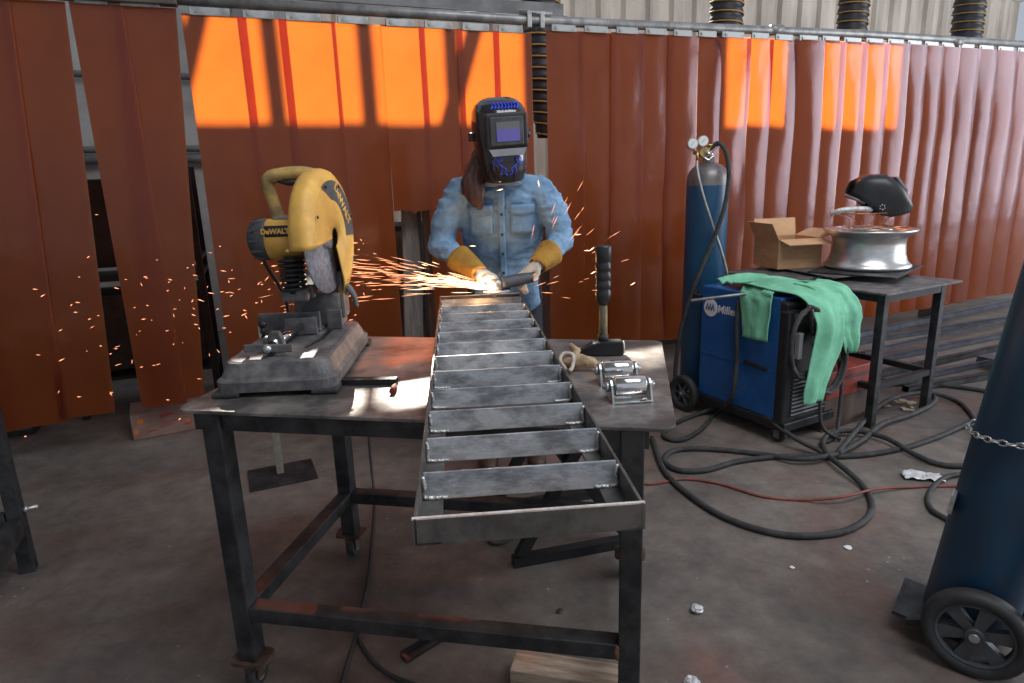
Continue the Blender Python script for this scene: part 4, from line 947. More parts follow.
# gun cable coils hanging on the front
mb = MB()
def loops(cx, cz, r0, r1, n, y, ph=0):
    P = []
    for k in range(n * 14 + 1):
        a = ph + k / 14 * 2 * PI; rr = r0 + (r1 - r0) * noise.noise(Vector((k * .09, y * 9, 0)))
        P.append(mw(cx + rr * .8 * math.cos(a), y - .008 * (k / 14), cz + rr * 1.25 * math.sin(a) - .02))
    return P
root = thing('gun_cable', 'looped black welding gun cable hanging on the machine front', 'cable', mw(-.05, -.36, .8))
O2 = mw(-.05, -.36, .8)
mb.tube(loops(-.155, .60, .15, .19, 2, -.385, PI / 2), .0115, 8); mb.build('left_coil', 'cable', root, off=O2)
mb = MB(); mb.tube(loops(.07, .47, .14, .19, 3, -.375, PI / 2), .0115, 8); mb.build('right_coil', 'cable', root, off=O2)
mb = MB(); mb.tube([mw(-.15, -.375, .77), mw(-.15, -.392, .76), mw(-.14, -.395, .72), mw(-.11, -.395, .62)], [.012, .016, .017, .014], 12, smooth=6); mb.build('torch_handle', 'blackplastic', root, off=O2)
mb = MB(); mb.tube([mw(-.11, -.395, .63), mw(-.10, -.39, .58), mw(-.08, -.385, .54)], .008, 8, smooth=5); mb.build('torch_neck', 'greyledge', root, off=O2)
mb = MB(); mb.box(mw(-.17, -.36, .56), (.03, .03, .14), RZ(MX), bevel=.005); mb.build('ground_clamp', 'greyledge', root, off=O2)
mb = MB(); mb.tube([mw(.16, -.35, .48), mw(.20, -.37, .3), mw(.19, -.38, .12), mw(.12, -.42, .02), mw(.0, -.44, .014)], .010, 8, smooth=8); mb.tube([mw(.04, -.36, .35), mw(.02, -.38, .2), mw(.03, -.40, .08), mw(.10, -.46, .014)], .010, 8, smooth=8); mb.build('hanging_leads', 'cable', root, off=O2)

# rod lying over the machine top
a = az(672, 313, .80); 
rod0 = mw(-.42, .10, .792); 
root = thing('steel_rod', 'thin steel rod resting on the blue machine and sticking out left', 'rod', mw(-.2, .0, .803))
mb = MB(); mb.tube([mw(-.52, .06, .778) , mw(.02, -.13, .812)], .0085, 8); mb.build('rod', 'clip', root, off=mw(-.2, .0, .803))

# green jacket
jroot = thing('green_jacket', 'mint green welding jacket draped over the blue welding machine', 'jacket', mw(0, -.1, .80))
JO = mw(0, -.1, .80)
def drape(path, widths, wdir, nfold, famp, seed, name, par, thick=.006, nv=40, nu=22):
    P = catmull(path, 8); K = len(P)
    def fn(u, v):
        q = v * (K - 1); i = min(int(q), K - 2); p = P[i].lerp(P[i + 1], q - i)
        t = v * (len(widths) - 1); j = min(int(t), len(widths) - 2); w_ = widths[j] + (widths[j + 1] - widths[j]) * (t - j)
        d = (P[min(i + 1, K - 1)] - P[i - 1 if i else 0]).normalized(); wd = Vector(wdir[0]).lerp(Vector(wdir[1]), v).normalized(); n = d.cross(wd).normalized()
        if n.z < -.5: n = -n
        f = famp * (math.sin(u * nfold * 2 * PI + seed + v * 2.2) * .6 + noise.noise(Vector((u * 4, v * 5, seed))) * 1.1)
        cr_ = .004 * noise.noise(Vector((u * 9, v * 14, seed * 2)))
        return p + wd * (u - .5) * w_ + n * (f + cr_) - JO
    mb = MB(); mb.grid(fn, nu, nv); return mb.build(name, 'jacket', par, solid=thick)
# body over the top
drape([mw(-.14, .17, .826), mw(-.03, .12, .838), mw(.08, .06, .84), mw(.18, -.05, .825), mw(.215, -.14, .75), mw(.225, -.24, .62), mw(.225, -.30, .50)], [.16, .24, .34, .42, .40, .26, .12], (mY, mY - mX * .25), 2.2, .016, 1.2, 'jacket_back', jroot)
drape([mw(.0, .10, .835), mw(-.03, -.08, .845), mw(-.02, -.25, .838), mw(-.0, -.36, .80), mw(-.02, -.435, .68), mw(-.05, -.445, .52), mw(-.10, -.44, .36), mw(-.12, -.44, .26)], [.34, .36, .34, .28, .22, .20, .17, .14], (mX, mX), 1.2, .018, 3.1, 'front_sleeve', jroot)
drape([mw(.05, -.02, .845), mw(-.08, -.07, .84), mw(-.19, -.10, .828), mw(-.222, -.11, .78), mw(-.228, -.12, .69), mw(-.234, -.13, .56)], [.20, .21, .21, .21, .19, .165], (mY, mY), 1.0, .008, 5.0, 'side_sleeve', jroot)
drape([mw(.06, -.20, .85), mw(.10, -.33, .82), mw(.14, -.40, .72), mw(.16, -.415, .60), mw(.19, -.41, .48)], [.20, .24, .22, .17, .07], (mX, mX), 1.1, .016, 7.0, 'front_flap', jroot)

# ------------------------------------------------------------------ gas cylinder behind the machine
CC = mw(-.025, .465, 0)
groot = thing('gas_cylinder', 'tall blue gas cylinder with grey shoulder and gauges behind the welding machine', 'gas cylinder', (CC.x, CC.y, .112), 0)
R_ = .125
mb = MB(); mb.lathe([(0, 0), (R_ - .01, 0), (R_, .012), (R_, 1.26)], 40); mb.build('cylinder_body', 'cylblue', groot)
mb = MB(); mb.lathe([(R_, 1.26), (R_, 1.285), (R_ * .96, 1.32), (R_ * .84, 1.35), (R_ * .62, 1.375), (R_ * .36, 1.39), (.036, 1.395), (.036, 1.42), (0, 1.42)], 40); mb.build('shoulder', 'cylgrey', groot)
mb = MB(); mb.lathe([(0, 1.42), (.016, 1.42), (.016, 1.47), (.012, 1.48), (0, 1.49)], 16); mb.lathe([(.0, 1.485), (.030, 1.485), (.030, 1.497), (0, 1.497)], 16); mb.cyl((0, 0, 1.45), (-.04, -.03, 1.45), .012, 12); mb.build('valve', 'brass', groot)
rg = bpy.data.objects.new('regulator', None); COL.objects.link(rg); rg.parent = groot; rg.location = (-.045, -.055, 1.45)
mb = MB(); mb.cyl((-.01, .0, .0), (-.01, -.05, .0), .030, 20); mb.cyl((-.01, .02, .0), (-.06, -.01, .0), .014, 12); mb.build('regulator_body', 'brass', rg)
mb = MB(); mb.tube([(.02, -.03, -.01), (.05, -.04, .02), (.085, -.03, .05)], .006, 8, smooth=4); mb.tube([(-.01, -.055, 0), (.03, -.06, -.02)], .012, 10); mb.tube([(-.02, -.04, -.02), (.01, -.05, -.045), (.04, -.04, -.02)], .007, 8, smooth=4); mb.build('chrome_fittings', 'chrome', rg)
for gx, gz in ((-.085, .05), (-.025, .062)):
    mb = MB(); mb.cyl((gx, -.03, gz), (gx, -.058, gz), .031, 26); mb.tube([(gx, -.035, gz - .03), (-.02, -.02, .0)], .006, 8); g_ = mb.build('gauge', 'zinc', rg)
    mb = MB(); mb.cyl((gx, -.0585, gz), (gx, -.0600, gz), .0265, 26); mb.build('gauge_face', 'gauge', g_)
    mb = MB(); mb.bar((gx - .01, -.0607, gz - .012), (gx + .008, -.0607, gz + .012), .002, .001); mb.build('gauge_needle', 'blackplastic', g_)
# two hoses crossing in front of the cylinder
hb = Vector((CC.x - .045, CC.y - .055, 1.56))
root = thing('gas_hose', 'thin grey gas hose running from the gauges down across the cylinder to the right', 'hose', hb, 0, 'hoses on the blue cylinder')
mb = MB(); mb.tube([hb + Vector(v) - hb for v in ((-.055, -.05, -.02), (-.06, -.08, -.10), (-.03, -.12, -.25), (.03, -.13, -.42), (.09, -.13, -.58), (.135, -.11, -.72), (.15, -.06, -.86))], .0085, 8, smooth=8); mb.build('hose_line', 'clip', root)
mb = MB(); mb.cyl((-.055, -.05, .01), (-.058, -.06, -.045), .010, 10); mb.build('hose_nut', 'brass', root)
root = thing('gas_hose', 'thick black hose looping over the cylinder top and down to the left', 'hose', hb, 0, 'hoses on the blue cylinder')
mb = MB(); mb.tube([(.03, -.02, .0), (.06, -.05, .05), (.10, -.08, -.0), (.115, -.11, -.12), (.095, -.13, -.30), (.04, -.14, -.48), (-.03, -.14, -.66), (-.09, -.13, -.85), (-.13, -.10, -1.05), (-.15, -.08, -1.3), (-.13, -.05, -1.46), (-.08, .0, -1.54)], .013, 9, smooth=8); mb.build('hose_line', 'cable', root)

# ------------------------------------------------------------------ side table and its load
SA = .50; sX = Vector((math.cos(SA), math.sin(SA), 0)); sY = Vector((-math.sin(SA), math.cos(SA), 0))
SO = Vector((2.035, 3.43, 0)); SH = .785
def sw(x, y, z): v = SO + sX * x + sY * y; return Vector((v.x, v.y, z))
troot = thing('side_table', 'small dark steel side table carrying the wheel rim and carton', 'table', SO, SA)
mb = MB(); mb.box((.315, .52, SH - .006), (.74, 1.14, .012), bevel=.002); mb.build('table_top', 'castdust', troot)
mb = MB()
for a, b in (((0, 0), (.55, 0)), ((0, 1), (.55, 1)), ((0, 0), (0, 1)), ((.55, 0), (.55, 1))): mb.bar((*a, SH - .035), (*b, SH - .035), .04, .045)
mb.build('apron', 'black_steel', troot)
for x in (0, .55):
    for y in (0, 1): mb = MB(); mb.box((x, y, (SH - .014) / 2), (.045, .045, SH - .014), bevel=.003); mb.build('leg', 'leg', troot)
for a, b in (((0, 0), (.55, 0)), ((.55, 0), (.55, 1)), ((0, 1), (.55, 1)), ((0, 0), (0, 1))):
    mb = MB(); mb.bar((*a, .24), (*b, .24), .035, .035); mb.build('stretcher', 'black_steel', troot)
ps = [(.48, .42, .30, .62, .50, 'dark steel plate directly under the wheel rim, corner jutting right', .012), (.36, .50, -.25, .50, .42, 'grey steel plate under the topmost plate on the side table', .006), (.16, .72, .15, .60, .40, 'dark plate lowest of the stack, showing below the carton', .0)]
zc = SH + .001
for (x, y, a, w_, d_, lab, _), th in zip(ps[::-1], (.012, .03, .006)):
    o_ = sw(x, y, zc)
    root = thing('steel_plate', lab, 'metal plate', o_, SA + a, 'plates on the side table')
    mb = MB(); mb.box((0, 0, th / 2), (w_, d_, .006 if th > .02 else th)); 
    if th > .02:
        for q in (-.2, .05): mb.box((q, -d_ / 2 + .06, th * .22), (.05, .05, th * .44)); mb.box((q, d_ / 2 - .06, th * .22), (.05, .05, th * .44))
    mb.build('plate', 'castdust' if th != .006 else 'leg', root, bevel=.001); zc += th + .002 if th <= .02 else th * .5 + .006
ZR = zc
rc = sw(.53, .45, 0)
rroot = thing('wheel_rim', 'bare aluminium truck wheel rim lying flat on the side table', 'wheel rim', (rc.x, rc.y, ZR))
prof = [(.235, 0), (.262, .0), (.270, .010), (.270, .018), (.255, .028), (.240, .045), (.228, .08), (.222, .13), (.226, .165), (.245, .178), (.262, .182), (.270, .192), (.283, .200), (.287, .208), (.280, .212), (.262, .204), (.235, .198), (.212, .17), (.210, .08), (.222, .04), (.235, .02)]
prof = [(r * .93, z * 1.15) for r, z in prof]
mb = MB(); mb.lathe(prof, 72, closed_prof=True); mb.build('rim_barrel', 'alu', rroot)
mb = MB(); mb.lathe([(.07, .16), (.10, .17), (.15, .185), (.198, .17), (.198, .16), (.15, .175), (.10, .16), (.07, .15)], 48, closed_prof=True); mb.build('rim_disc', 'alu', rroot)
# coil of copper wire lying on the rim
wroot = thing('wire_coil', 'loose coil of copper welding wire lying in the wheel rim', 'wire', (rc.x, rc.y, ZR + .225))
for k, (r, dx, dy, dz, t) in enumerate(((.17, .02, -.02, .004, .02), (.15, -.03, .02, .010, -.03), (.16, .03, .04, .016, .05), (.12, -.02, -.05, .012, .0), (.09, .05, -.06, .02, .1))):
    mb = MB(); mb.tube([(dx + r * math.cos(a) * 1.1, dy + r * math.sin(a), dz + .01 + r * t * math.cos(a + k)) for a in [j * PI / 12 for j in range(24)]], .0028, 6, closed=True); mb.build('wire_loop', 'copper' if k % 2 == 0 else 'chrome', wroot)
# wire basket stand holding the helmet
kroot = thing('wire_basket', 'thin wire basket standing on the rim under the black spare helmet', 'basket', (rc.x - .02, rc.y, ZR + .245))
mb = MB()
for z, r in ((.0, .10), (.10, .19)): mb.tube([(r * 1.15 * math.cos(j * PI / 16), r * .7 * math.sin(j * PI / 16), z) for j in range(32)], .0022, 6, closed=True)
for j in range(12): a = j * PI / 6; mb.tube([(.115 * math.cos(a), .07 * math.sin(a), 0), (.12 * math.cos(a), .075 * math.sin(a), .06), (.2185 * math.cos(a), .133 * math.sin(a), .10)], .0018, 5, smooth=3)
mb.build('wire_frame', 'copper', kroot)
mb = MB(); mb.tube([(-.26, -.04, .10), (-.2, -.09, .125), (-.1, -.10, .128), (-.03, -.08, .12)], .016, 8, smooth=5); mb.build('foil_bundle', 'foil', kroot)

# spare helmet
hroot = thing('spare_helmet', 'matt black welding helmet lying face down on the wire basket above the rim', 'welding helmet', (rc.x + .01, rc.y, ZR + .35))
hs = bpy.data.objects.new('helmet_body', None); COL.objects.link(hs); hs.parent = hroot
hs.location = (.0, 0, .082); hs.rotation_euler = (math.radians(0), math.radians(0), 0)
# side view polygon: neck opening left, face towards lower right
def hh(u, v):
    # v from neck/back edge (0) to nose (1); u around
    a = -2.2 + 4.4 * u
    L_ = [(-.160, .055, .030, .078), (-.105, .112, .050, .106), (-.02, .142, .095, .124), (.045, .132, .132, .128), (.105, .104, .118, .120), (.165, .060, .070, .098), (.205, .026, .030, .066), (.212, .004, .004, .015)]
    q = v * (len(L_) - 1); i = min(int(q), len(L_) - 2); t = q - i; x, ht, hb_, wd = [L_[i][k] + (L_[i + 1][k] - L_[i][k]) * t for k in range(4)]
    pw = 4.0; s_, c_ = math.sin(a), math.cos(a); rr = (abs(s_) ** pw + abs(c_) ** pw) ** (-1 / pw)
    return Vector((x, wd * s_ * rr, (ht if c_ > 0 else hb_) * c_ * rr))
mb = MB(); mb.grid(hh, 45, 15); bmesh.ops.transform(mb.bm, matrix=RZ(-.25) @ RY(math.radians(20)), verts=mb.bm.verts); sp_ = mb.build('helmet_shell', 'blackplastic', hs, solid=.005)
mb = MB(); mb.box((.085, 0, .118), (.11, .17, .016), RY(.55), bevel=.006); bmesh.ops.transform(mb.bm, matrix=RZ(-.25) @ RY(math.radians(20)), verts=mb.bm.verts); wf = mb.build('window_frame', 'greyledge', hs)
mb = MB(); mb.tube([(-.06, -.09, -.050), (-.13, -.075, -.045), (-.165, .0, -.040), (-.12, .08, -.040)], .010, 8, smooth=5); bmesh.ops.transform(mb.bm, matrix=RZ(-.25) @ RY(math.radians(20)), verts=mb.bm.verts); mb.build('head_band', 'greyledge', hs)
mb = MB()
Tn = RZ(-.25) @ RY(math.radians(20))
for k in range(6): a = k * PI / 3; c = Tn @ Vector((.03 + .014 * math.cos(a), -.129, -.045 + .014 * math.sin(a))); mb.ball(c, .0055, 1)
mb.build('side_emblem', 'zinc', hs)

# open cardboard carton
bc = az(792, 268, SH + .03)
broot = thing('cardboard_box', 'open brown cardboard carton with raised flaps on the side table', 'box', (bc.x, bc.y + .10, SH + .034), SA - .32)
bw, bd, bh = .31, .29, .19
mb = MB(); t_ = .004
mb.box((0, 0, .002), (bw, bd, .004))
for x in (-1, 1): mb.box((x * bw / 2, 0, bh / 2), (t_, bd, bh))
for y in (-1, 1): mb.box((0, y * bd / 2, bh / 2), (bw, t_, bh))
mb.build('box_walls', 'card', broot)
def flap(cx, cy, wx, wy, ax, ang, pivot):
    mb = MB(); mb.box((cx, cy, 0), (wx, wy, t_)); R2 = (RX if ax == 'x' else RY)(ang)
    bmesh.ops.transform(mb.bm, matrix=TR(pivot) @ R2, verts=mb.bm.verts); mb.build('flap', 'cardin', broot)
flap(0, -.06, bw, .12, 'x', math.radians(12), (0, -bd / 2, bh)); flap(0, .06, bw, .12, 'x', math.radians(80), (0, bd / 2, bh))
flap(-.06, 0, .12, bd, 'y', math.radians(62), (-bw / 2, 0, bh)); flap(.06, 0, .12, bd, 'y', math.radians(-22), (bw / 2, 0, bh))
mb = MB(); mb.box((bw / 2 + .0025, -.0, .045), (.001, bd * .96, .07)); mb.build('paper_label', 'white', broot)

# red box under the side table
rb = az(795, 424, 0)
root = thing('tool_chest', 'grimy red metal chest on the floor under the side table', 'chest', sw(-.09, .26, 0), SA)
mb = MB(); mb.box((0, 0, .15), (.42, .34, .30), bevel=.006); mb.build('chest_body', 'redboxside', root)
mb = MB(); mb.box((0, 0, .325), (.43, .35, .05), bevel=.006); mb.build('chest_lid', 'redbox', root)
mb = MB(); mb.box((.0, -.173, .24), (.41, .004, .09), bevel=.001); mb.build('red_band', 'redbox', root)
# scattered wood chips
rs = random.Random(3)
for k in range(12):
    c = az(892 + rs.uniform(-14, 22), 406 + rs.uniform(-4, 5), 0)
    mb = MB(); mb.box((0, 0, .006), (rs.uniform(.03, .07), rs.uniform(.015, .03), .008), bevel=.002); o = mb.build('wood_chip', 'wood')
    o.location = (c.x, c.y, .001 + (k % 4) * .009); o.rotation_euler = (rs.uniform(-.1, .1), rs.uniform(-.1, .1), rs.uniform(0, 3)); tag(o, 'small pale wood chip in the heap by the side table leg', 'wood chip', 'wood chips by the side table')

# steel bars on the floor, right
bars = [ # px ends on floor, section w, h, z0, label
    ((788, 356), (1020, 318), .045, .04, 0.0, 'long steel bar farthest back in the pile on the floor'),
    ((812, 352), (1024, 306), .05, .05, 0.045, 'blue steel channel lying on top at the back of the pile'),
    ((830, 372), (1022, 334), .045, .045, 0.0, 'long steel tube second from the back of the floor pile'),
    ((862, 362), (1024, 322), .03, .03, 0.05, 'thin rod lying over the middle of the floor pile'),
    ((848, 384), (1020, 346), .045, .045, 0.0, 'steel tube with a dark open end in the middle of the pile'),
    ((842, 396), (1018, 358), .05, .04, 0.0, 'steel tube second from the front of the pile'),
    ((905, 392), (1016, 374), .05, .04, 0.0, 'thick dark steel tube at the front of the pile'),
    ((984, 372), (1030, 362), .12, .045, 0.06, 'short wide blue channel lying across the front of the pile'),
]
for a, b, w_, h_, z0, lab in bars:
    A = az(*a, 0); B = az(*b, 0); B = A + (B - A) * 1.25; A.z = B.z = z0 + h_ / 2 + .001; d = (B - A)
    root = thing('steel_bar', lab, 'metal bar', (A.x, A.y, A.z - h_ / 2), math.atan2(d.y, d.x), 'bar stock on the floor'); L_ = d.length
    mb = MB()
    if w_ > .08: mb.box((L_ / 2, 0, h_ - .004), (L_, w_, .006)); mb.box((L_ / 2, -w_ / 2, h_ / 2), (L_, .006, h_)); mb.box((L_ / 2, w_ / 2, h_ / 2), (L_, .006, h_))
    else:
        for q in (-1, 1): mb.box((L_ / 2, q * (w_ / 2 - .002), h_ / 2), (L_, .004, h_)); mb.box((L_ / 2, 0, h_ / 2 + q * (h_ / 2 - .002)), (L_, w_, .004))
    mb.build('bar_section', 'bar' if 'dark' not in lab else 'leg', root)
# column under the curtain at the right
q = az(972, 330, 0)
mb = MB(); mb.box((0, 0, 1.2), (.16, .012, 2.4)); mb.box((-.08, 0, 1.2), (.012, .16, 2.4)); mb.box((.08, 0, 1.2), (.012, .16, 2.4)); bmesh.ops.transform(mb.bm, matrix=TR(cp(7.42, -.16, 0)) @ RZ(CANG + .3), verts=mb.bm.verts); struct('trim_7', mb, 'beam')

# ------------------------------------------------------------------ cables on the floor
def floor_cable(pts, r, m_, name, label, cat='cable', z=None):
    P = []
    for k, q in enumerate(pts):
        v = az(q[0], q[1], r + (q[2] if len(q) == 3 else 0))
        if len(q) == 4: v = Vector((v.x, v.y, q[3]))   # hangs straight above that floor point
        P.append(v)
    c = Vector((P[0].x, P[0].y, 0))
    root = thing(name, label, cat, c, 0, 'cables on the shop floor')
    mb = MB(); mb.tube([p - c for p in P], r, 9, smooth=8); mb.build('cable_run', m_, root); return root
floor_cable([(652, 438), (664, 470), (688, 494), (720, 515), (760, 530), (800, 536), (842, 532), (866, 519), (872, 504), (864, 487), (846, 470, .02), (828, 455, .02), (823, 442, .02), (832, 433, .02), (856, 431, .02), (886, 438, .02), (912, 453, .01), (935, 463), (957, 466), (985, 462)], .014, 'cable', 'power_cable', 'thick black cable making the biggest loop on the open floor')
floor_cable([(1000, 408), (975, 420), (940, 436), (900, 449), (850, 456), (790, 456), (740, 461), (706, 470), (678, 470), (664, 460), (676, 450), (710, 449), (760, 454), (800, 459, .02), (835, 454, .02), (862, 440, .02), (882, 424, .02), (912, 414, .01), (932, 404), (934, 396), (916, 386), (892, 381), (860, 379)], .014, 'cable', 'power_cable', 'thick black cable in a long flat loop in front of the machine casters')
A = mw(-.225, -.04, .70)
def mix_cable():
    P = [mw(-.218, .005, .75), mw(-.228, .0, .62), mw(-.235, -.02, .40), mw(-.26, -.02, .2)] + [az(x, y, .014) for x, y in ((716, 413), (700, 430), (680, 440), (664, 436), (672, 425), (698, 414))] + [az(x, y, z) for x, y, z in ((716, 407, .06), (732, 401, .12), (748, 402, .15), (762, 412, .14), (780, 428, .10), (800, 441, .06), (818, 450, .03), (830, 458, .014))]
    c = Vector((P[0].x, P[0].y, 0)); root = thing('power_cable', 'thick black cable hanging down the blue side and curling to the casters', 'cable', c, 0, 'cables on the shop floor')
    mb = MB(); mb.tube([p - c for p in P], .013, 9, smooth=8); mb.build('cable_run', 'cable', root)
mix_cable()
floor_cable([(838, 452, .03), (858, 428, .03), (876, 408, .03), (900, 396, .03), (930, 393, .02), (955, 400), (968, 410), (976, 424), (978, 450), (990, 470)], .014, 'cable', 'power_cable', 'thick black cable arching past the side table legs to the right')
floor_cable([(840, 400), (870, 388), (900, 384), (940, 385), (985, 391), (1020, 400)], .014, 'cable', 'power_cable', 'black cable running right behind the side table legs')
floor_cable([(985, 545), (948, 520), (932, 510), (928, 497), (936, 484), (950, 476), (972, 474), (1000, 478)], .012, 'cable', 'power_cable', 'short black cable loop left of the leaning cylinder cart')
floor_cable([(560, 470), (610, 478), (648, 484), (684, 479), (720, 484), (760, 496), (800, 500), (842, 497, .03), (876, 489, .02), (915, 487), (965, 486), (1005, 488)], .0065, 'redcable', 'air_hose', 'thin red hose running across the floor to the right', 'hose')
floor_cable([(372, 480, 0, .80), (373, 482, 0, .40), (373, 484, 0, .12), (374, 492), (374, 520), (368, 580), (358, 628), (368, 655), (392, 676), (430, 690)], .007, 'rubber', 'extension_cord', 'thin black cord trailing under the welding table', 'cord')
floor_cable([(359, 628), (350, 655), (340, 690)], .007, 'rubber', 'extension_cord', 'thin black cord branching towards the lower left under the table', 'cord')
floor_cable([(478, 480), (486, 520), (488, 540), (500, 544), (520, 534), (560, 520)], .005, 'rubber', 'extension_cord', 'very thin black cord curling behind the ladder end', 'cord')

# ------------------------------------------------------------------ leaning cylinder on its cart (front right)
WC = az(975, 634, .13); CR = -.70
croot = thing('cylinder_cart', 'two wheeled black cart carrying the dark leaning cylinder at the right edge', 'cart', (WC.x, WC.y, 0), CR)
WR = .132; TL = math.radians(6)
def wheel(y):
    T = TR(0, y, WR) @ RX(PI / 2)
    mb = MB(); mb.lathe([(.098, -.024), (.122, -.026), (WR, -.016), (WR, .016), (.122, .026), (.098, .024)], 48, T, closed_prof=True); w_ = mb.build('cart_wheel', 'rubber', croot)
    mb = MB(); mb.lathe([(.090, -.020), (.101, -.020), (.101, .020), (.090, .020)], 40, T, closed_prof=True)
    mb.cyl((0, y - .026, WR), (0, y + .026, WR), .024, 22)
    for k in range(6):
        a = k * PI / 3 + .25; c, s_ = math.cos(a), math.sin(a)
        mb.prism([(.018, -.012), (.096, -.022), (.096, .022), (.018, .012)], -.012, .012, T @ RZ(a))
    mb.build('wheel_spokes', 'charcoal', w_)
    mb = MB(); mb.cyl((0, y - .030, WR), (0, y - .024, WR), .013, 16); mb.build('axle_nut', 'zinc', w_)
wheel(0); wheel(.38)
mb = MB(); mb.cyl((0, -.02, WR), (0, .42, WR), .010, 12); mb.build('axle', 'black_steel', croot)
LT_ = TR(-.03, .17, .05) @ RY(TL)
mb = MB(); mb.box((-.05, 0, -.0), (.19, .22, .012)); bmesh.ops.transform(mb.bm, matrix=LT_ @ TR(-.04, 0, 0), verts=mb.bm.verts); mb.bar((-.17, .06, .06), (0, .05, WR), .03, .02); mb.build('toe_plate', 'leg', croot)
mb = MB()
for y in (-.13, .13): mb.box((.128, y, .62), (.03, .03, 1.22))
mb.tube([(.128, -.13, 1.22), (.19, -.13, 1.30), (.20, 0, 1.31), (.19, .13, 1.30), (.128, .13, 1.22)], .013, 10, smooth=5)
for z in (.3, .8): mb.box((.14, 0, z), (.02, .26, .03))
bmesh.ops.transform(mb.bm, matrix=LT_, verts=mb.bm.verts); mb.build('cart_frame', 'black_steel', croot)
mb = MB(); pts = []
for k in range(22):
    a = PI * .5 + PI * k / 21 + 0; pts.append(LT_ @ Vector((.0 + .132 * math.cos(a), .132 * math.sin(a), .66 - .03 * math.sin(PI * k / 21))))
pts = [LT_ @ Vector((.12, .132, .66))] + pts + [LT_ @ Vector((.12, -.132, .66))]
for k in range(len(pts) - 1):
    a_, b_ = pts[k], pts[k + 1]; mid = (a_ + b_) / 2; d = (b_ - a_); u = d.normalized(); v = Vector((0, 0, 1)) if k % 2 else u.cross(Vector((0, 0, 1))).normalized()
    mb.tube([mid + u * (d.length * .62) * math.cos(t) + v * .008 * math.sin(t) for t in [j * PI / 4 for j in range(8)]], .0028, 5, closed=True)
mb.build('safety_chain', 'zinc', croot)
cw = croot.matrix_world
bigm = TR(WC.x, WC.y, 0) @ RZ(CR) @ LT_
cyr = bpy.data.objects.new('leaning_cylinder', None); COL.objects.link(cyr); tag(cyr, 'dark blue gas cylinder leaning on the cart at the right edge', 'gas cylinder')
cyr.matrix_world = bigm @ TR(0, 0, .008)
mb = MB(); mb.lathe([(0, 0), (.10, 0), (.116, .01), (.12, .03), (.12, 1.2), (.115, 1.26), (.09, 1.31), (.05, 1.335), (.035, 1.35), (.035, 1.38), (0, 1.38)], 48); mb.build('cylinder_body', 'cyldark', cyr)
mb = MB(); mb.lathe([(0, 1.381), (.014, 1.381), (.014, 1.45), (0, 1.45)], 14); mb.build('valve', 'brass', cyr)
mb = MB(); mb.box((-.118, -.06, .40), (.012, .05, .06)); mb.build('small_bracket', 'zinc', cyr)

# ------------------------------------------------------------------ left steel frame
ff = az(33, 588, 0)
froot = thing('steel_frame_stand', 'bare grey steel frame stand cut by the left picture edge', 'stand', (ff.x - .10, ff.y + .12, 0), CANG)
mb = MB(); mb.box((0, 0, .47), (.05, .05, .94), bevel=.003); mb.build('leg', 'leg', froot)
mb = MB(); mb.box((-.9, 0, .47), (.05, .05, .94), bevel=.003); mb.build('leg', 'leg', froot)
mb = MB(); mb.box((0, -.85, .47), (.05, .05, .94), bevel=.003); mb.build('leg', 'leg', froot)
mb = MB(); mb.box((-.9, -.85, .47), (.05, .05, .94), bevel=.003); mb.build('leg', 'leg', froot)
for a, b, z in (((.0, -.03), (0, -.82), .2), ((-.03, 0), (-.87, 0), .22), ((0, -.03), (0, -.82), .91), ((-.03, 0), (-.87, 0), .91)):
    mb = MB(); mb.bar((*a, z), (*b, z), .05, .07, bevel=.003); mb.build('rail', 'leg', froot)
mb = MB(); mb.cyl((.0, .0, .255), (.075, .0, .262), .008, 10); mb.cyl((.03, 0, .258), (.04, 0, .258), .014, 6); mb.build('bolt', 'zinc', froot)

# printed carton under the curtain
a = az(134, 441, 0); b = az(207, 427, 0); d = (b - a); d.z = 0
root = thing('printed_carton', 'flat pale printed fruit carton on the floor under the left curtain', 'box', (a.x, a.y, .001), math.atan2(d.y, d.x)); L_ = d.length
mb = MB(); mb.box((L_ / 2, .15, .075), (L_, .30, .15), bevel=.003); mb.build('carton_body', 'carddark', root)
for x, z, r in ((.05, .11, .018), (.02, .05, .016), (.36, .085, .018), (.30, .06, .012)):
    mb = MB(); mb.cyl((x, -.0005, z), (x, -.002, z), r, 12); mb.build('fruit_print', 'cardorange', root)
for x, z, l, h in ((.19, .125, .07, .018), (.24, .085, .13, .006), (.10, .04, .05, .006), (.30, .05, .04, .014), (.18, .06, .08, .005)): 
    mb = MB(); mb.box((x, -.001, z), (l, .002, h), RY(-.12)); mb.build('red_print', 'cardred', root)

# ------------------------------------------------------------------ folding support behind the table
s1 = az(513, 566, 0); s2 = az(622, 546, 0)
dx = (s2 - s1); dx.z = 0; L_ = dx.length
root = thing('trestle_stand', 'black crossed leg steel trestle on the floor behind the ladder end', 'stand', (s1.x, s1.y, 0), math.atan2(dx.y, dx.x))
for y in (0, .42):
    mb = MB(); mb.box((L_ * .55, y, .02), (L_ * 1.1, .04, .04)); mb.build('floor_bar', 'black_steel', root)
    mb = MB(); mb.bar((.03, y, .04), (L_ * .85, y + .0, .66), .045, .03, up=(0, 1, 0)); mb.build('leg', 'black_steel', root)
    mb = MB(); mb.bar((L_ * 1.05, y + .035, .04), (L_ * .15, y + .035, .66), .045, .03, up=(0, 1, 0)); mb.build('leg', 'black_steel', root)
mb = MB(); mb.box((L_ * .5, .22, .675), (L_ * .9, .5, .03)); mb.build('top_plate', 'black_steel', root)

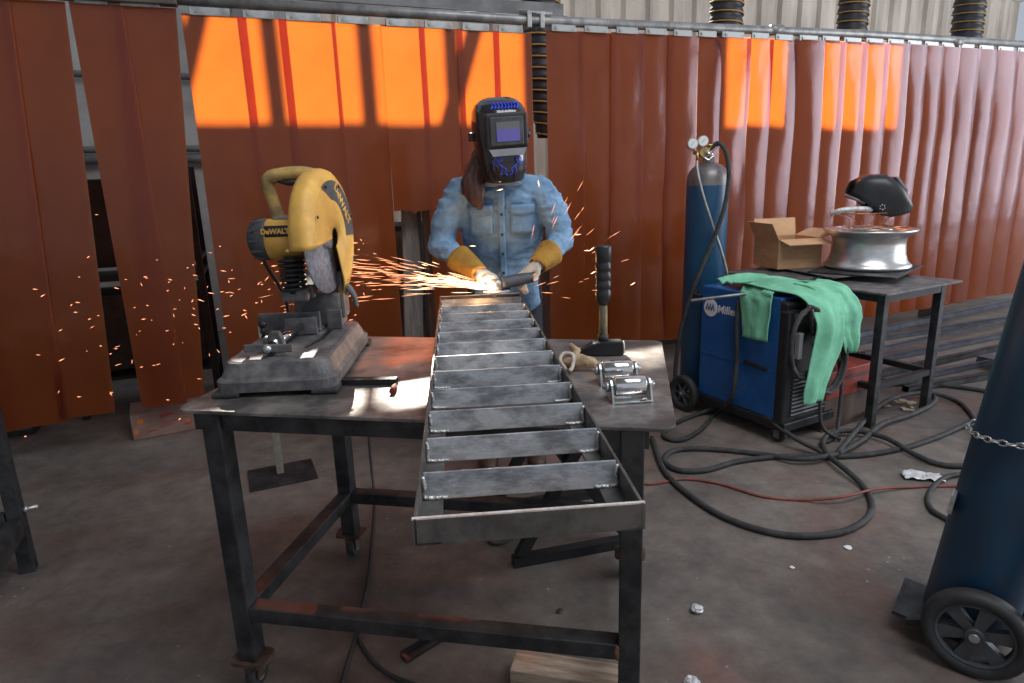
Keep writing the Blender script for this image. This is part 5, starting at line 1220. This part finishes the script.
# ------------------------------------------------------------------ bits on the floor
q1 = az(512, 668, .06); q2 = az(620, 690, .06)
d = q2 - q1
root = thing('timber_block', 'weathered timber block lying on the floor under the table front', 'timber', (q1.x, q1.y, .001), math.atan2(d.y, d.x) + .06)
mb = MB(); mb.box((d.length * .5 + .01, .035, .03), (d.length + .03, .09, .06)); mb.build('block', 'wood', root, bevel=.004)
root = thing('angle_offcut', 'short red painted steel offcut on the floor under the table', 'metal bar', (*az(425, 648, 0).xy, .001), .75)
mb = MB(); mb.box((.0, 0, .004), (.16, .035, .008)); mb.box((0, .0165, .012), (.16, .003, .024)); mb.build('offcut_bar', 'black_steel', root)
mb = MB(); mb.box((-.074, 0, .0115), (.013, .037, .006)); mb.build('red_end', 'redtip', root)
def scrap(px, py, r, label, name='foil_ball', m_='foil', cat='foil', flat=.6):
    c = az(px, py, 0); mb = MB(); mb.ball((0, 0, 0), r, 3)
    for v in mb.bm.verts:
        k = 1 + .35 * noise.noise(v.co * (1.6 / r) + Vector((px, py, 0))); v.co *= k; v.co.z *= flat
    zmin = min(v.co.z for v in mb.bm.verts)
    for v in mb.bm.verts: v.co.z -= zmin
    for f in mb.bm.faces: f.smooth = False
    o = mb.build(name, m_); o.location = (c.x, c.y, .0005); tag(o, label, cat); return o
scrap(697, 612, .02, 'crumpled white foil ball alone on the open floor'); scrap(692, 684, .022, 'crumpled white scrap at the bottom edge of the picture', flat=.4)
scrap(560, 612, .012, 'small rusty washer shaped scrap under the table', 'metal_scrap', 'caster', 'scrap', .3)
scrap(848, 548, .014, 'tiny white scrap right of the big cable loop', 'paper_scrap', 'white', 'scrap', .2)
scrap(792, 568, .009, 'tiny white speck between foil ball and cable loop', 'paper_scrap', 'white', 'scrap', .3)
scrap(548, 590, .006, 'tiny pale crumb under the ladder end', 'paper_scrap', 'wood', 'scrap', .4)
c = az(922, 478, 0)
mb = MB(); rs = random.Random(9)
mb.grid(lambda u, v: Vector(((u - .5) * .17 + .02 * noise.noise(Vector((u * 3, v * 3, 1))), (v - .5) * .09 + .02 * noise.noise(Vector((u * 4, v * 3, 7))), .012 + .012 * noise.noise(Vector((u * 7, v * 6, 4))))), 16, 12)
o = mb.build('foil_sheet', 'foil', solid=.001); o.location = (c.x, c.y, 0.002); o.rotation_euler = (0, 0, -.35); tag(o, 'crinkled silver foil scrap on the floor by the leaning cylinder', 'foil')
# floor plate with a stub post, behind the table
a = az(250, 492, 0); b = az(318, 478, 0); d = b - a
root = thing('post_stand', 'pale thin post on a flat floor plate behind the welding table', 'post', (a.x, a.y, 0), math.atan2(d.y, d.x))
mb = MB(); mb.box((d.length / 2, .12, .004), (d.length, .26, .008)); mb.build('base_plate', 'leg', root)
mb = MB(); mb.box((d.length * .48, .14, .40), (.035, .02, .79)); mb.build('post', 'woodpost', root)
